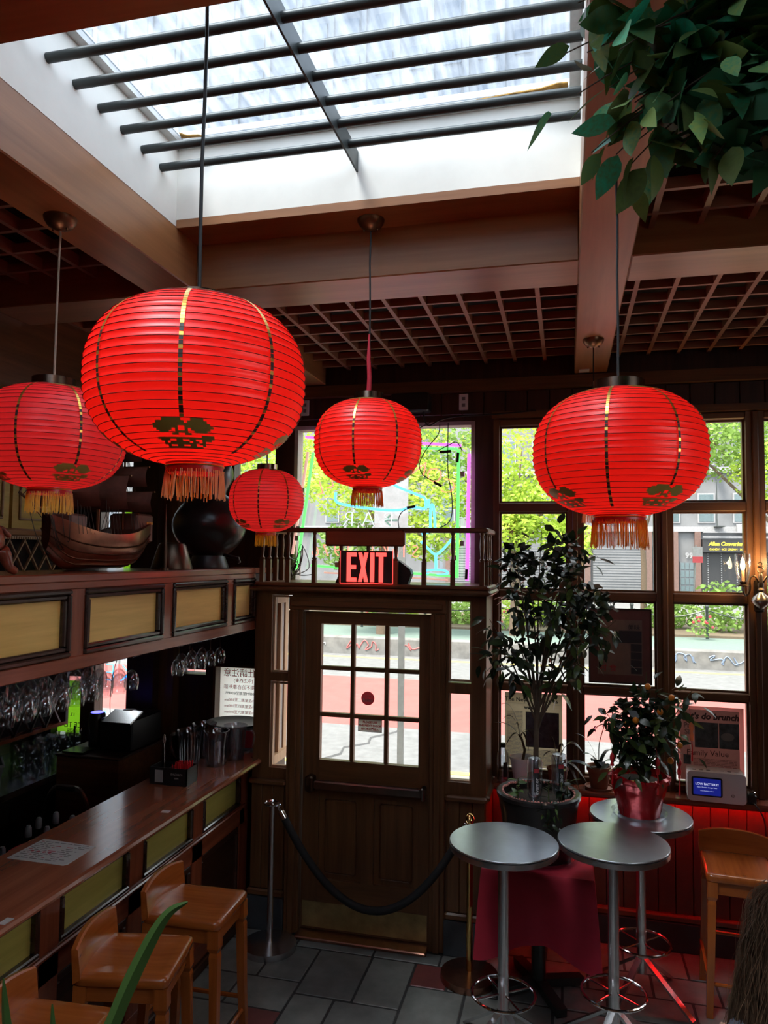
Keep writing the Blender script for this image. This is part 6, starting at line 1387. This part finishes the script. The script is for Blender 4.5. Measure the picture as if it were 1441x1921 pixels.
for sx in (-1, 1):   # hands resting in the lap
    wr = Vector((px+sx*.12, py+.30, .66)); hv = [wr, wr+Vector((-sx*.02, .05, 0))]; he = [(0, 1)]; hr = [.026, .032]
    for q in range(4):
        b = len(hv); o_ = (q-1.5)*.017; hv += [wr+Vector((-sx*.02+o_, .085, .002)), wr+Vector((-sx*.02+o_*1.1, .115-abs(o_)*.3, -.004)), wr+Vector((-sx*.02+o_*1.15, .135-abs(o_)*.5, -.018))]; he += [(1, b), (b, b+1), (b+1, b+2)]; hr += [.010, .009, .008]
    b = len(hv); hv += [wr+Vector((-sx*.055, .055, .0)), wr+Vector((-sx*.068, .085, -.008))]; he += [(1, b), (b, b+1)]; hr += [.011, .009]
    skin('hand', hv, he, hr, 'skin', pr, 0, 1)
# hair: a shell that falls to the back, plus fine strands
mb = MB(); mb.smooth = True; vs = []; n, m_ = 56, 22; rr = random.Random(12)
for i in range(m_+1):
    t_ = i/m_
    for k in range(n):
        a = 2*PI*k/n; face = max(0, math.sin(a)-.35)/.65
        if t_ < .45: ph = t_/.45*PI/2; rx, ry, z = (.005+.098*math.sin(ph)), (.005+.112*math.sin(ph)), .135*math.cos(ph)
        else: q = (t_-.45)/.55; rx, ry, z = .103+.06*math.sin(q*2.0), .117+.02*math.sin(q*2), -.62*q*(1-.85*face)
        rg = 1+.035*math.sin(k*5.3)+.02*rr.uniform(-1, 1)
        vs.append(HC+Vector((rx*math.cos(a)*rg, ry*math.sin(a)*rg*(1-.1*face)-.012, z-(.0 if t_ < .45 else 0))))
mb.add(vs, [(i*n+k, i*n+(k+1) % n, (i+1)*n+(k+1) % n, (i+1)*n+k) for i in range(m_) for k in range(n)]); ha = mb.build('hair', 'hair', pr)
mb = MB()
for i in range(1100):
    a = rr.uniform(PI*.55, 2*PI*1.2); pts = []; dr_ = rr.uniform(.0, .03); wv = rr.uniform(.004, .014); ph0 = rr.uniform(0, 6)
    for q in range(9):
        t_ = .06+.94*q/8*rr.uniform(.97, 1); 
        if t_ < .45: ph = t_/.45*PI/2; rx, ry, z = .104*math.sin(ph), .118*math.sin(ph), .140*math.cos(ph)
        else: g_ = (t_-.45)/.55; rx, ry, z = .108+.062*math.sin(g_*2.0)+dr_*g_, .122+.02*math.sin(g_*2)+dr_*g_, -.64*g_
        aa = a+wv*4*math.sin(q*1.3+ph0); pts.append(HC+Vector((rx*math.cos(aa), ry*math.sin(aa)-.012, z)))
    mb.tube(smooth_path(pts, 2), .0011, 3)
mb.build('hair_strands', 'hair', pr, kind='stuff')
mb = MB()
for i in range(260):
    a = rr.uniform(PI*.55, 2*PI*1.2); pts = []; fz = rr.uniform(.004, .026); ph0 = rr.uniform(0, 6)
    for q in range(12):
        t_ = .10+.9*q/11
        if t_ < .45: ph = t_/.45*PI/2; rx, ry, z = .106*math.sin(ph), .120*math.sin(ph), .142*math.cos(ph)
        else: g_ = (t_-.45)/.55; rx, ry, z = .112+.062*math.sin(g_*2.0), .126+.02*math.sin(g_*2), -.64*g_
        k_ = fz*(.5+.5*math.sin(q*1.7+ph0)); aa = a+.12*math.sin(q*1.1+ph0); pts.append(HC+Vector(((rx+k_)*math.cos(aa), (ry+k_)*math.sin(aa)-.012, z+k_*.5)))
    mb.tube(smooth_path(pts, 2), .0008, 3)
mb.build('loose_hair', 'hair_light', pr, kind='stuff')
t = thing('dining_chair', 'plain wooden chair under the seated person', 'chair', (px, py-.02, 0)); MB().bevbox(px-.20, px+.20, py-.22, py+.2, .42, .455, .01).build('seat', 'brown_wood_x', t)
for sx in (-.18, .18):
    for sy in (-.2, .18): MB().box(px+sx-.018, px+sx+.018, py+sy-.018, py+sy+.018, 0, .42 if sy > 0 else .78).build('leg', 'brown_wood_z', t)
MB().bevbox(px-.16, px+.16, py-.215, py-.19, .66, .78, .006).build('backrest', 'brown_wood_x', t)
